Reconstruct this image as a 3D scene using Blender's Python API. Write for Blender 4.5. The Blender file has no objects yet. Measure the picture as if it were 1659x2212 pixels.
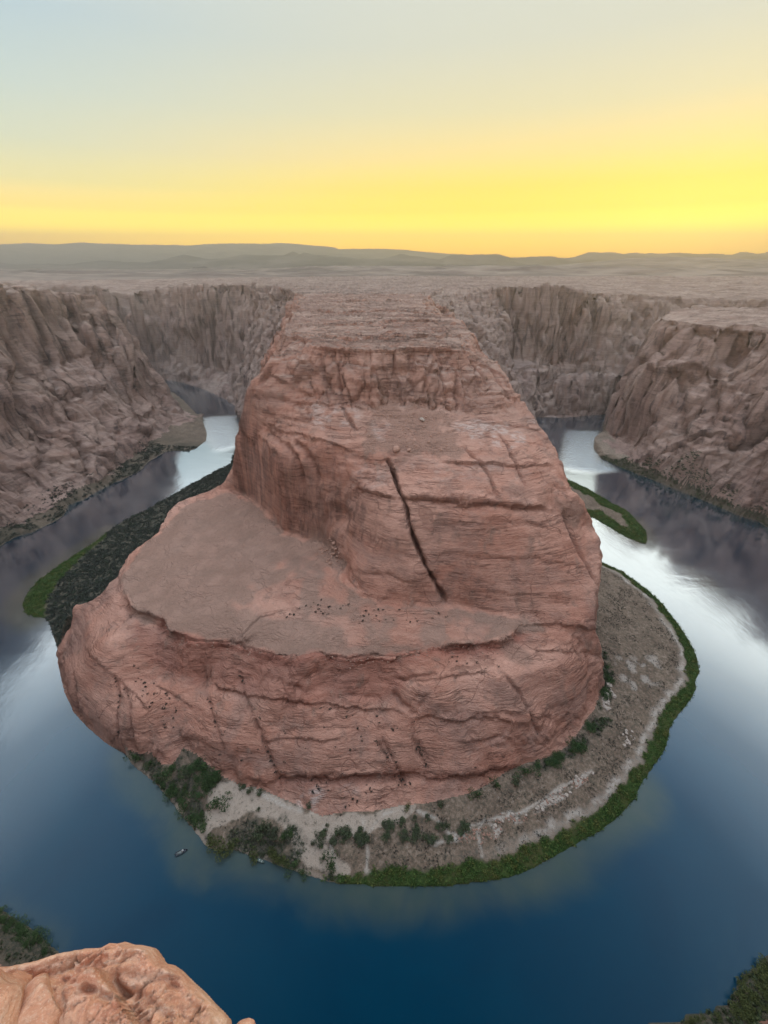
import bpy, math, random
import numpy as np
from math import radians, sin, cos, pi

# ------------------------------------------------------------------ camera, sky, sun, exposure
scene = bpy.context.scene
PITCH = math.atan(254.0 / 400.0)
CAM_Z = 300.0
cam_data = bpy.data.cameras.new('camera')
cam = bpy.data.objects.new('camera', cam_data)
scene.collection.objects.link(cam)
scene.camera = cam
cam.location = (0, 0, CAM_Z)
cam.rotation_euler = (pi / 2 - PITCH, 0, 0)
cam_data.sensor_fit = 'VERTICAL'
cam_data.sensor_height = 36.0
cam_data.lens = 36.0 * 400 / 1024
cam_data.clip_start = 0.1
cam_data.clip_end = 60000

scene.view_settings.view_transform = 'Standard'
scene.view_settings.look = 'None'
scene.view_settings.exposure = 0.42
scene.view_settings.gamma = 1.0
scene.view_settings.use_curve_mapping = False
scene.cycles.use_denoising = True
scene.cycles.max_bounces = 6
scene.cycles.diffuse_bounces = 3
scene.cycles.glossy_bounces = 3
scene.cycles.volume_bounces = 0
scene.cycles.sample_clamp_indirect = 4.0

HAZE_DENSITY = 1.65e-4
HAZE_TOP = 800.0
HAZE_FAR = 12500.0
SUN_AZ = radians(33.0)          # clockwise from +Y, towards +X
SUN_EL = radians(4.0)
SUN_VEC = (sin(SUN_AZ) * cos(SUN_EL), cos(SUN_AZ) * cos(SUN_EL), sin(SUN_EL))


def lin(c):
    return tuple(((v / 255.0) / 12.92 if v <= 10.3 else ((v / 255.0 + 0.055) / 1.055) ** 2.4) for v in c)


class NT:
    """small helper round a node tree"""
    def __init__(self, tree):
        self.t = tree
        tree.nodes.clear()

    def n(self, typ, **kw):
        nd = self.t.nodes.new(typ)
        for k, v in kw.items():
            setattr(nd, k, v)
        return nd

    def put(self, sock, v):
        if v is None:
            return
        if isinstance(v, bpy.types.NodeSocket):
            self.t.links.new(v, sock)
        else:
            sock.default_value = v

    def math(self, op, a, b=None, c=None, clamp=False):
        nd = self.n('ShaderNodeMath', operation=op)
        nd.use_clamp = clamp
        self.put(nd.inputs[0], a)
        self.put(nd.inputs[1], b)
        self.put(nd.inputs[2], c)
        return nd.outputs[0]

    def mix(self, f, a, b, blend='MIX'):
        nd = self.n('ShaderNodeMix', data_type='RGBA', blend_type=blend)
        self.put(nd.inputs[0], f)
        self.put(nd.inputs[6], a if isinstance(a, bpy.types.NodeSocket) else (*a, 1))
        self.put(nd.inputs[7], b if isinstance(b, bpy.types.NodeSocket) else (*b, 1))
        return nd.outputs[2]

    def ramp(self, f, stops, interp='LINEAR'):
        nd = self.n('ShaderNodeValToRGB')
        cr = nd.color_ramp
        cr.interpolation = interp
        while len(cr.elements) < len(stops):
            cr.elements.new(0.5)
        for e, (p, c) in zip(cr.elements, stops):
            e.position = p
            e.color = (c, c, c, 1) if isinstance(c, (int, float)) else (*c, 1)
        self.put(nd.inputs[0], f)
        return nd.outputs[0]

    def noise(self, vec, scale, detail=4.0, rough=0.55, dist=0.0):
        nd = self.n('ShaderNodeTexNoise')
        self.put(nd.inputs['Vector'], vec)
        nd.inputs['Scale'].default_value = scale
        nd.inputs['Detail'].default_value = detail
        nd.inputs['Roughness'].default_value = rough
        nd.inputs['Distortion'].default_value = dist
        return nd.outputs['Fac']

    def mapping(self, vec, scale=(1, 1, 1), rot=(0, 0, 0), loc=(0, 0, 0)):
        nd = self.n('ShaderNodeMapping')
        self.put(nd.inputs['Vector'], vec)
        nd.inputs['Scale'].default_value = scale
        nd.inputs['Rotation'].default_value = rot
        nd.inputs['Location'].default_value = loc
        return nd.outputs[0]

    def attr(self, name):
        nd = self.n('ShaderNodeAttribute', attribute_name=name)
        return nd.outputs['Fac']

    def step(self, v, a, b):
        nd = self.n('ShaderNodeMapRange', interpolation_type='SMOOTHSTEP')
        self.put(nd.inputs[0], v)
        nd.inputs[1].default_value = a
        nd.inputs[2].default_value = b
        return nd.outputs[0]

    def bump(self, h, strength, dist, normal=None):
        nd = self.n('ShaderNodeBump')
        nd.inputs['Strength'].default_value = strength
        nd.inputs['Distance'].default_value = dist
        self.put(nd.inputs['Height'], h)
        if normal is not None:
            self.put(nd.inputs['Normal'], normal)
        return nd.outputs[0]


# sky: clear dusk sky, yellow over the place where the sun has gone down, paler and bluer upwards and away from it; above the frame brightened to light land and river
world = bpy.data.worlds.new('World')
scene.world = world
world.use_nodes = True
w = NT(world.node_tree)
tc = w.n('ShaderNodeTexCoord')
sep = w.n('ShaderNodeSeparateXYZ')
w.t.links.new(tc.outputs['Generated'], sep.inputs[0])
elev = w.math('MAXIMUM', sep.outputs[2], 0.0)
fac = w.math('POWER', elev, 0.5)           # 0..1, finer near the horizon
HAZE_GLOW = {'sun': (0.36, 0.325, 0.30), 'away': (0.30, 0.30, 0.30), 'back': (0.22, 0.22, 0.26)}


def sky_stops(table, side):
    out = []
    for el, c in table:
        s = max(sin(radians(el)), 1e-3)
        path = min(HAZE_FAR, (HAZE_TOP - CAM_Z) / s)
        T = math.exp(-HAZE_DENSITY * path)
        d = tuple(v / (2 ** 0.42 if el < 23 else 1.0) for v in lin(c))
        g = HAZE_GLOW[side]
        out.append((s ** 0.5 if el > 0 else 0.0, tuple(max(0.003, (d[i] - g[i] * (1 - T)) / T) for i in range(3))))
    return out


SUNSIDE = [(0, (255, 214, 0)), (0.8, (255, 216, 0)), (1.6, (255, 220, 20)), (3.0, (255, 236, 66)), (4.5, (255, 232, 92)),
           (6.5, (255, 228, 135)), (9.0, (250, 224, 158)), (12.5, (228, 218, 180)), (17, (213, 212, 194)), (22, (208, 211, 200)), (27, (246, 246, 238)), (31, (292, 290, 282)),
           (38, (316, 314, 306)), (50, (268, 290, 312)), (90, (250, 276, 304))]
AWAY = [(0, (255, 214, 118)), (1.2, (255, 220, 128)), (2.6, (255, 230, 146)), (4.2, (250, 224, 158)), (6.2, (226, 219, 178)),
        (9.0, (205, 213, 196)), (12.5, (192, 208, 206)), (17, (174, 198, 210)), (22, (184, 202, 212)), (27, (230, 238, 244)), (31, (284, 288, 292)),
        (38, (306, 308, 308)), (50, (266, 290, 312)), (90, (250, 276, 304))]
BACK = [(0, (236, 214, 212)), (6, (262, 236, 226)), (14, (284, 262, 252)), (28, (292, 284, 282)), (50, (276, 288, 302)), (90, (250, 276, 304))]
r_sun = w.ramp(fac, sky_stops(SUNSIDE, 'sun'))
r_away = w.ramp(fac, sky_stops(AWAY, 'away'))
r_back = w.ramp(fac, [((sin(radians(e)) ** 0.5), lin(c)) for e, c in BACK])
hor = w.math('SQRT', w.math('ADD', w.math('MULTIPLY', sep.outputs[0], sep.outputs[0]),
                           w.math('ADD', w.math('MULTIPLY', sep.outputs[1], sep.outputs[1]), 1e-5)))
dot = w.math('DIVIDE', w.math('ADD', w.math('MULTIPLY', sep.outputs[0], sin(SUN_AZ)),
                              w.math('MULTIPLY', sep.outputs[1], cos(SUN_AZ))), hor)
f_sun = w.step(dot, 0.22, 1.0)
f_back = w.step(dot, 0.15, -0.75)
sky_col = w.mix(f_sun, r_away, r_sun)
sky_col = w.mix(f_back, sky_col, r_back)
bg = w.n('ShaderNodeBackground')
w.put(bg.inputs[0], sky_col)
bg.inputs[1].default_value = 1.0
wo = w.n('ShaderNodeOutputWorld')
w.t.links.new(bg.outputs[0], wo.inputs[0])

sun_data = bpy.data.lights.new('sun', 'SUN')
sun_data.energy = 0.15
sun_data.angle = radians(12)
sun_data.color = (1.0, 0.60, 0.14)
sun = bpy.data.objects.new('sun', sun_data)
scene.collection.objects.link(sun)
sun.rotation_euler = (pi / 2 - SUN_EL, 0, pi - SUN_AZ)

rng = np.random.default_rng(7)
random.seed(7)

# ------------------------------------------------------------------ measuring: a sight line and the height it meets
F = 864.0
CP, SP = cos(PITCH), sin(PITCH)


def P(px, py, z):
    """where the sight line (px,py) of the survey picture meets height z"""
    u = (px - 829.5) / F
    v = (1106 - py) / F
    d = (u, CP + v * SP, -SP + v * CP)
    t = (z - CAM_Z) / d[2]
    return (d[0] * t, d[1] * t, z)


def PD(px, py, y):
    """the same, met at forward distance y"""
    u = (px - 829.5) / F
    v = (1106 - py) / F
    d = (u, CP + v * SP, -SP + v * CP)
    t = y / d[1]
    return (d[0] * t, y, CAM_Z + d[2] * t)


# ------------------------------------------------------------------ noise in numpy
_perm = np.random.default_rng(11).permutation(256).astype(np.int32)
_val = np.random.default_rng(12).uniform(-1, 1, 256).astype(np.float32)


def vnoise(x, y, z=0.0, seed=0):
    x = np.asarray(x, np.float32) + seed * 17.31
    y = np.asarray(y, np.float32) + seed * 9.17
    z = np.asarray(z, np.float32) + seed * 4.73 + np.zeros_like(x)
    xi = np.floor(x).astype(np.int32); yi = np.floor(y).astype(np.int32); zi = np.floor(z).astype(np.int32)
    xf = x - xi; yf = y - yi; zf = z - zi
    xf = xf * xf * xf * (xf * (xf * 6 - 15) + 10)
    yf = yf * yf * yf * (yf * (yf * 6 - 15) + 10)
    zf = zf * zf * zf * (zf * (zf * 6 - 15) + 10)
    x0 = _perm[xi & 255]; x1 = _perm[(xi + 1) & 255]

    def h(a, dy, dz):
        return _val[_perm[(_perm[(a + yi + dy) & 255] + zi + dz) & 255]]
    a = h(x0, 0, 0) * (1 - xf) + h(x1, 0, 0) * xf
    b = h(x0, 1, 0) * (1 - xf) + h(x1, 1, 0) * xf
    c = h(x0, 0, 1) * (1 - xf) + h(x1, 0, 1) * xf
    d = h(x0, 1, 1) * (1 - xf) + h(x1, 1, 1) * xf
    return (a * (1 - yf) + b * yf) * (1 - zf) + (c * (1 - yf) + d * yf) * zf


def fbm(x, y, z=0.0, octaves=4, seed=0, gain=0.5):
    s = 0; a = 1.0; f = 1.0
    for o in range(octaves):
        s = s + a * vnoise(x * f, y * f, z * f if not np.isscalar(z) else z, seed + o)
        a *= gain; f *= 2.03
    return s


def sstep(a, b, x):
    t = np.clip((x - a) / (b - a), 0, 1)
    return t * t * (3 - 2 * t)


def in_poly(X, Y, poly):
    inside = np.zeros(np.shape(X), bool)
    n = len(poly)
    for i in range(n):
        x0, y0 = poly[i][:2]; x1, y1 = poly[(i + 1) % n][:2]
        if y0 == y1:
            continue
        c = ((y0 > Y) != (y1 > Y)) & (X < (x1 - x0) * (Y - y0) / (y1 - y0) + x0)
        inside ^= c
    return inside


# ------------------------------------------------------------------ the ground grid of the whole canyon
def axis(core0, core1, step, lo, hi, g_lo, g_hi):
    a = list(np.arange(core0, core1, step))
    v = a[-1]
    while v < hi:
        v += step + (v - core1) * g_hi if v > core1 else step
        a.append(v)
    b = []
    v = core0
    while v > lo:
        v -= step + (core0 - v) * g_lo
        b.append(v)
    return np.array(b[::-1] + a)


xs = axis(-290, 290, 1.0, -1500, 1500, 0.008, 0.008)
ys = axis(60, 430, 0.9, -500, 1560, 0.06, 0.0045)
NX, NY = len(xs), len(ys)
GX, GY = np.meshgrid(xs, ys)          # [NY,NX]
print('grid', NX, NY)


def gi(x, y):
    return np.interp(y, ys, np.arange(NY)), np.interp(x, xs, np.arange(NX))


def sampler(A):
    def f(x, y):
        j, i = gi(x, y)
        j0 = np.clip(np.floor(j).astype(int), 0, NY - 2); i0 = np.clip(np.floor(i).astype(int), 0, NX - 2)
        fj = j - j0; fi = i - i0
        return (A[j0, i0] * (1 - fj) * (1 - fi) + A[j0, i0 + 1] * (1 - fj) * fi
                + A[j0 + 1, i0] * fj * (1 - fi) + A[j0 + 1, i0 + 1] * fj * fi)
    return f


def W(*pts):       # all (px,py,z) -> world
    return [P(*p) for p in pts]


def S0(*pts):      # (px,py) on the water
    return [P(p[0], p[1], 0.0) for p in pts]


shore_front = S0((497, 1002), (411, 1047), (311, 1104), (265, 1125), (233, 1147), (197, 1175), (143, 1209), (82, 1252), (54, 1283),
                 (45, 1306), (52, 1326), (75, 1335), (100, 1336), (103, 1346), (107, 1355), (113, 1375), (123, 1400), (125, 1439), (136, 1489),
                 (157, 1539), (186, 1570), (229, 1607), (272, 1629), (280, 1648), (302, 1668), (334, 1693), (370, 1736), (391, 1765),
                 (416, 1794), (441, 1829), (467, 1843), (502, 1838), (538, 1852), (574, 1863), (610, 1877), (663, 1894),
                 (699, 1906), (735, 1914), (803, 1917), (845, 1920), (945, 1921), (1024, 1911), (1096, 1901), (1149, 1881),
                 (1203, 1851), (1257, 1820), (1296, 1799), (1340, 1765), (1373, 1728), (1391, 1690), (1415, 1655), (1440, 1619),
                 (1447, 1590), (1449, 1572), (1466, 1547), (1485, 1526), (1506, 1491), (1504, 1470), (1513, 1453), (1507, 1418), (1488, 1380),
                 (1466, 1347), (1432, 1303), (1404, 1277), (1373, 1254), (1345, 1234), (1303, 1216))
LAND_A = ([(-1700, 1990, 0), (-1050, 1396, 0)] + [(-719, 1260, 0), (-659, 1199, 0), (-575, 1162, 0), (-474, 1078, 0), (-400, 1000, 0), (-350, 937, 0),
          (-320, 860, 0), (-287, 750, 0)] + shore_front
          + [(240, 385, 0), (226, 430, 0), (236, 480, 0), (262, 530, 0), (275, 600, 0), (268, 680, 0), (285, 760, 0), (318, 830, 0),
             (343, 868, 0), (400, 862, 0), (514, 889, 0), (600, 945, 0), (700, 990, 0), (850, 1020, 0), (1500, 1060, 0), (1700, 1900, 0)])
ISLAND = ([(235, 455, 0)] + S0((1217, 1029), (1233, 1038), (1268, 1054), (1296, 1070), (1331, 1091), (1359, 1105), (1377, 1124), (1397, 1147),
          (1400, 1165), (1397, 1176), (1377, 1171), (1345, 1157), (1317, 1140), (1284, 1120)))
ISLAND = ISLAND[1:] + [(262, 478, 0), (235, 500, 0), (240, 560, 0)]
shoreL = S0((322, 811), (350, 832), (375, 848), (402, 868), (420, 888), (438, 905), (444, 922), (449, 938), (447, 952), (430, 965), (408, 976), (382, 974), (358, 976), (322, 998),
            (304, 1018), (251, 1042), (215, 1059), (179, 1081), (150, 1090), (142, 1110), (125, 1124), (72, 1149), (36, 1160), (0, 1181))
LAND_B = ([(-1700, 1990, 0), (-1050, 1396, 0), (-800, 1240, 0)] + shoreL
          + [(-480, 300, 0), (-430, 180, 0), (-330, 100, 0), (-250, 82, 0)] + S0((0, 1958), (36, 1983), (72, 2004), (125, 2047), (170, 2085))
          + [(-100, 30, 0), (-40, 20, 0), (20, 20, 0), (80, 24, 0)] + S0((1404, 2208), (1450, 2197), (1540, 2174), (1573, 2157), (1588, 2127),
          (1604, 2102), (1634, 2079), (1659, 2055)) + [(300, 95, 0), (430, 200, 0), (510, 320, 0)]
          + S0((1659, 1143), (1638, 1127), (1597, 1115), (1534, 1087), (1474, 1063), (1429, 1045), (1387, 1028), (1342, 1011), (1296, 990),
               (1280, 968), (1283, 944), (1303, 930)) + [(475, 838, 0), (540, 885, 0), (620, 925, 0), (750, 962, 0), (1600, 1030, 0),
          (1700, -600, 0), (-1700, -600, 0)])

inA = in_poly(GX, GY, LAND_A) | in_poly(GX, GY, ISLAND)
inB = in_poly(GX, GY, LAND_B) & ~inA
water = ~(inA | inB)

# structure lines of the terrain: rims, toes, ledges and crests with their heights
LINES = []


def L(*pts):
    LINES.append(W(*pts))


def LW(*pts):
    LINES.append(list(pts))


# --- toe of the central rock
toe_vis = W((272, 1618, 5), (288, 1627, 6), (327, 1630, 8), (348, 1652, 7), (374, 1652, 8), (395, 1615, 12), (427, 1632, 10), (463, 1663, 8),
            (481, 1677, 7), (520, 1698, 6), (563, 1705, 6), (640, 1738, 6), (696, 1763, 6), (749, 1754, 6), (806, 1752, 6), (870, 1739, 6), (917, 1736, 6), (953, 1729, 6),
            (1017, 1713, 6), (1060, 1691, 6), (1099, 1663, 7), (1142, 1648, 7), (1195, 1631, 7), (1227, 1610, 7), (1254, 1575, 8),
            (1275, 1547, 8), (1288, 1523, 8))
toe_right = [(180, 200, 8), (179, 225, 8), (200, 262, 10), (212, 300, 11), (215, 340, 12), (208, 400, 13), (212, 460, 14), (222, 540, 15),
             (232, 640, 15), (248, 740, 15)]
toe_left = [(-232, 445, 8), (-243, 418, 8), (-250, 390, 8), (-258, 350, 8), (-262, 312, 8), (-268, 285, 8), (-275, 262, 8), (-287, 250, 7), (-296, 238, 4)]
toe_leftback = [(-218, 470, 12), (-222, 520, 15), (-230, 600, 15), (-246, 700, 15), (-262, 760, 15)]
LINES.append(toe_vis + toe_right)
LINES.append(toe_leftback[::-1] + toe_left)
# undercut left lobe above the water
L((130, 1395, 12), (133, 1440, 15), (143, 1482, 15), (171, 1528, 14), (203, 1560, 13), (243, 1597, 12), (272, 1612, 11))
L((165, 1306, 40), (158, 1350, 30), (160, 1400, 27), (172, 1450, 27), (205, 1510, 24), (250, 1560, 21), (300, 1600, 16), (350, 1625, 13))
L((190, 1340, 42), (210, 1400, 39), (240, 1460, 34), (280, 1520, 28), (340, 1570, 21), (395, 1600, 16))
# bench rim (cap rock) and the step below it
rim = [(276, 1300, 57), (286, 1317, 57), (320, 1322, 57), (351, 1338, 57), (372, 1364, 57), (405, 1377, 58), (444, 1381, 58), (500, 1384, 58),
       (555, 1403, 58), (594, 1414, 58), (637, 1421, 58.5), (690, 1409, 59), (755, 1420, 59), (812, 1411, 60), (862, 1411, 60),
       (916, 1402, 60), (970, 1391, 60), (1041, 1390, 60), (1077, 1388, 60), (1108, 1373, 61), (1122, 1356, 62)]
L(*rim)
L(*[(x - (8 if i < 5 else 0), y + 13, z - (8 if i < 16 else 6)) for i, (x, y, z) in enumerate(rim)])
L((276, 1300, 57), (262, 1262, 58), (270, 1232, 60), (300, 1200, 62))
# bench left outline
L((496, 1040, 74), (458, 1057, 70), (404, 1075, 68), (379, 1086, 66), (354, 1115, 64), (344, 1147, 62), (318, 1168, 60), (283, 1190, 58), (258, 1222, 55),
  (222, 1279, 50), (193, 1301, 46), (165, 1306, 40), (141, 1329, 26), (130, 1375, 13))
L((250, 1330, 47), (240, 1400, 42), (300, 1460, 34), (340, 1478, 33))
# ledge on the bench
L((537, 1353, 60), (560, 1330, 61.5), (600, 1318, 62), (680, 1310, 63))
L((516, 1384, 58), (540, 1352, 58.7), (562, 1333, 60), (600, 1324, 61), (680, 1318, 62))
# foot of the big wall on the bench
foot = [(501, 1059, 74), (530, 1068, 73), (558, 1093, 72), (587, 1118, 71), (612, 1150, 70), (658, 1163, 70), (700, 1170, 72), (722, 1200, 70), (740, 1225, 68), (752, 1250, 67),
        (780, 1290, 66), (812, 1304, 66), (850, 1308, 65), (898, 1310, 65), (966, 1306, 65), (1041, 1317, 64), (1134, 1333, 63), (1200, 1342, 63), (1262, 1349, 62)]
L(*foot)
L((1128, 1354, 61.5), (1200, 1360, 58), (1289, 1362, 55))
# lower faces
M1 = [(340, 1468, 35), (358, 1468, 34), (437, 1482, 34), (540, 1518, 33), (647, 1528, 34), (791, 1532, 35), (891, 1543, 35), (970, 1547, 34), (1059, 1550, 32),
      (1127, 1547, 30), (1200, 1540, 25), (1275, 1519, 15)]
L(*M1)
L((1000, 1470, 47), (1080, 1468, 47), (1150, 1450, 48), (1210, 1440, 45), (1270, 1430, 36), (1296, 1420, 32))
L((820, 1470, 48), (880, 1480, 47), (940, 1500, 44), (980, 1520, 40))
L((1289, 1350, 60), (1294, 1390, 46), (1300, 1425, 31), (1299, 1460, 25), (1291, 1490, 18), (1286, 1512, 12))
L((400, 1575, 22), (470, 1600, 21), (540, 1620, 21), (647, 1628, 21), (755, 1628, 21), (862, 1625, 21), (970, 1630, 19), (1060, 1620, 18), (1150, 1600, 14))
L((500, 1672, 10.5), (540, 1686, 12), (647, 1675, 14.5), (755, 1675, 15), (862, 1670, 15), (970, 1677, 13), (1041, 1668, 12), (1113, 1647, 11))
L((540, 1694, 9.5), (647, 1685, 11), (755, 1685, 11.5), (862, 1681, 11.5), (970, 1687, 10), (1041, 1677, 9))
# shoulder of the big wall
L((505, 943, 142.5), (540, 936, 150.5), (575, 962, 150), (610, 983, 150), (650, 1008, 144), (690, 1035, 133), (725, 1050, 131), (762, 1054, 136), (800, 1066, 138), (844, 1072, 138),
  (862, 1075, 137), (934, 1077, 137), (1005, 1081, 137), (1070, 1086, 135), (1134, 1095, 130), (1181, 1096, 126), (1235, 1120, 114), (1286, 1150, 99))
# slab line, wall toe, wall rim
L((513, 905, 162), (540, 905, 163), (600, 930, 164), (680, 950, 166), (760, 975, 162), (837, 990, 158), (945, 996, 156), (1023, 1000, 156), (1134, 1005, 154),
  (1180, 1004, 151), (1209, 985, 151))
L((526, 850, 188), (560, 850, 191), (600, 850, 193), (650, 856, 192), (690, 866, 190), (740, 871, 189), (805, 880, 186), (850, 870, 187), (898, 883, 184),
  (987, 890, 181), (1059, 898, 178), (1110, 898, 176), (1138, 893, 177))
L((604, 719, 236), (655, 726, 236), (694, 745, 233), (740, 752, 232), (791, 757, 231), (851, 755, 231), (887, 751, 231), (934, 751, 230), (980, 751, 229), (1006, 752, 227), (1030, 756, 222))
L((590, 758, 225), (587, 787, 216), (560, 810, 206), (540, 819, 201), (527, 838, 193), (519, 868, 180.6), (513, 900, 165), (505, 943, 142.5), (501, 985, 118), (500, 1025, 93.5))
L((640, 700, 240.5), (700, 704, 240), (740, 719, 238), (800, 722, 237.5), (851, 719, 238), (916, 722, 238), (980, 719, 236.5), (1010, 722, 233))
L((640, 680, 243), (740, 685, 243), (851, 688, 242.5), (960, 690, 241), (1002, 694, 238.5))
L((655, 655, 246.3), (740, 655, 246.5), (830, 655, 246.5), (912, 655, 246.3))
L((655, 633, 248.5), (750, 631, 249), (830, 630, 249.5), (912, 630, 249))
# right and left outline crests of the butte
L((1030, 756, 222), (1059, 772, 215), (1088, 801, 206), (1109, 837, 196), (1127, 858, 188), (1143, 890, 177.5), (1167, 923, 168), (1199, 955, 158),
  (1209, 983, 152), (1216, 1017, 145), (1223, 1052, 137), (1247, 1075, 130), (1279, 1108, 113), (1293, 1143, 103), (1302, 1178, 95), (1303, 1216, 87), (1295, 1265, 78), (1289, 1300, 71), (1289, 1345, 62))
L((1030, 756, 222), (1016, 740, 229), (1013, 719, 233.5), (1002, 694, 238.5), (970, 683, 242), (927, 672, 244.5), (912, 654, 246.3), (912, 622, 250))
LINES[-1] += [P(960, 618, 249), P(1080, 620, 246), P(1167, 617, 248), P(1220, 624, 243), P(1289, 634, 232), P(1394, 636, 225), (767, 1150, 215), (900, 1125, 212), (1500, 1180, 235)]
L((604, 719, 236), (633, 679, 243), (655, 633, 248.5), (600, 618, 246), (537, 613, 243), (490, 615, 241), (430, 617, 238), (380, 620, 230), (322, 624, 225), (251, 628, 224))
LINES[-1] += [(-900, 1400, 226), (-1060, 1470, 230), (-1500, 1500, 240)]
# far right wall ledge
L((1090, 776, 101), (1150, 776, 101), (1289, 776, 99), (1400, 780, 98))
L((1100, 800, 90), (1289, 800, 88), (1390, 806, 87))
L((330, 775, 46), (380, 782, 44), (430, 790, 40), (480, 797, 40), (520, 803, 42))
L((1150, 860, 28), (1230, 858, 26), (1300, 862, 24))
LW((0, 1300, 249), (250, 1300, 248), (500, 1300, 244), (900, 1350, 240))
LW((-1500, 1555, 235), (-900, 1555, 240), (-400, 1555, 247), (0, 1555, 250), (500, 1555, 249), (1500, 1555, 250))
LW((-300, 1320, 247), (0, 1320, 249))
# --- left canyon wall
L((0, 613, 267), (18, 616, 264.5), (41, 624, 260), (72, 627, 257), (110, 627, 254), (143, 629, 251), (193, 638, 241), (215, 647, 233), (233, 661, 225), (247, 686, 205), (265, 740, 165),
  (286, 780, 128), (315, 819, 90), (345, 850, 58), (370, 872, 34), (385, 896, 12))
L((0, 800, 165), (50, 790, 160), (100, 785, 156), (154, 770, 158), (215, 760, 158), (252, 752, 160))
L((0, 980, 75), (100, 940, 75), (200, 900, 75), (280, 870, 70), (325, 858, 62))
L((0, 1080, 32), (60, 1052, 30), (143, 1030, 28), (215, 1000, 28), (290, 950, 28), (350, 915, 20))
L((383, 925, 6), (336, 941, 8), (322, 966, 8), (272, 991, 9), (251, 1009, 9), (215, 1038, 9), (150, 1066, 10), (110, 1100, 9), (50, 1128, 9), (0, 1150, 8))
LW((-462, 860, 10), (-480, 905, 6), (-540, 990, 8), (-650, 1110, 8), (-800, 1200, 10), (-1040, 1370, 12))
LW((-562, 864, 240), (-640, 960, 236), (-780, 1070, 236), (-950, 1180, 238), (-1150, 1330, 240), (-1180, 1440, 240))
LW((-566, 677, 267), (-600, 560, 270), (-610, 400, 275), (-560, 230, 280), (-430, 60, 288), (-250, -30, 293), (-60, -12, 294), (-20, -2.5, 291.5), (20, -2.5, 291.5),
   (60, -12, 296), (250, -30, 292), (450, 60, 285), (590, 200, 275), (640, 380, 240), (600, 520, 222), (560, 600, 217))
LW((-490, 420, 10), (-510, 300, 14), (-460, 160, 18), (-360, 70, 20), (-285, 52, 18), (-225, 50, 16), (-190, 44, 17), (-160, 36, 16), (-100, 17, 10), (-30, 9, 8), (30, 9, 8), (90, 14, 8), (140, 20, 9), (205, 35, 12),
   (330, 70, 16), (470, 180, 18), (560, 320, 25))
LW((-60, -60, 298), (0, -8, 298), (60, -60, 298))
LW((-1500, -500, 300), (0, -500, 300), (1500, -500, 300))
LW((-1500, 500, 262), (-900, 700, 262), (-760, 900, 248))
# --- right mesa
L((1429, 690, 204), (1465, 697, 206), (1499, 703, 208), (1568, 709, 211), (1603, 699, 213), (1659, 709, 215))
L((1429, 687, 204.5), (1415, 716, 184), (1404, 748, 162), (1389, 776, 140), (1365, 807, 116), (1340, 829, 94), (1332, 849, 70), (1325, 880, 44), (1317, 905, 20))
L((1340, 829, 94), (1365, 818, 112), (1394, 812, 126), (1464, 800, 150), (1534, 793, 158), (1570, 780, 166), (1640, 790, 162))
L((1317, 912, 14), (1321, 934, 12), (1359, 951, 22), (1415, 966, 40), (1464, 969, 54), (1510, 985, 56), (1560, 975, 62), (1659, 979, 60))
L((1429, 687, 204.5), (1446, 671, 216), (1499, 657, 226), (1600, 664, 223), (1659, 660, 229))
LINES[-1] += [(900, 850, 235), (1500, 900, 245)]
LW((455, 800, 8), (490, 850, 12), (560, 893, 12), (650, 925, 12), (780, 950, 15), (1500, 1010, 15))
LW((1500, 300, 262), (900, 400, 255), (760, 560, 240))
# green island crest
LINES.append(S0((1250, 1060), (1300, 1095), (1350, 1125), (1385, 1155)))
LINES[-1] = [(x, y, 2.0) for x, y, z in LINES[-1]]

fix = np.zeros((NY, NX), np.float64)
wgt = np.zeros((NY, NX), np.float64)


def rasterize(line, wline=1.0):
    pts = np.array(line, float)
    jj, ii = gi(pts[:, 0], pts[:, 1])
    for k in range(len(pts) - 1):
        n = int(max(abs(jj[k + 1] - jj[k]), abs(ii[k + 1] - ii[k])) * 2) + 2
        t = np.linspace(0, 1, n)
        x = pts[k, 0] + (pts[k + 1, 0] - pts[k, 0]) * t
        y = pts[k, 1] + (pts[k + 1, 1] - pts[k, 1]) * t
        z = pts[k, 2] + (pts[k + 1, 2] - pts[k, 2]) * t
        ok = (x > xs[0]) & (x < xs[-1]) & (y > ys[0]) & (y < ys[-1])
        j, i = gi(x[ok], y[ok])
        j = np.round(j).astype(int); i = np.round(i).astype(int)
        np.add.at(fix, (j, i), z[ok] * wline)
        np.add.at(wgt, (j, i), wline)


for ln in LINES:
    rasterize(ln)
fixed = wgt > 0
val = np.where(fixed, fix / np.maximum(wgt, 1e-9), 0)
# land next to the water starts just above it
edge = np.zeros_like(water)
edge[1:-1, 1:-1] = ~water[1:-1, 1:-1] & (water[:-2, 1:-1] | water[2:, 1:-1] | water[1:-1, :-2] | water[1:-1, 2:])
val[edge & ~fixed] = 0.5
fixed |= edge
val[water] = -3.0
fixed |= water


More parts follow.
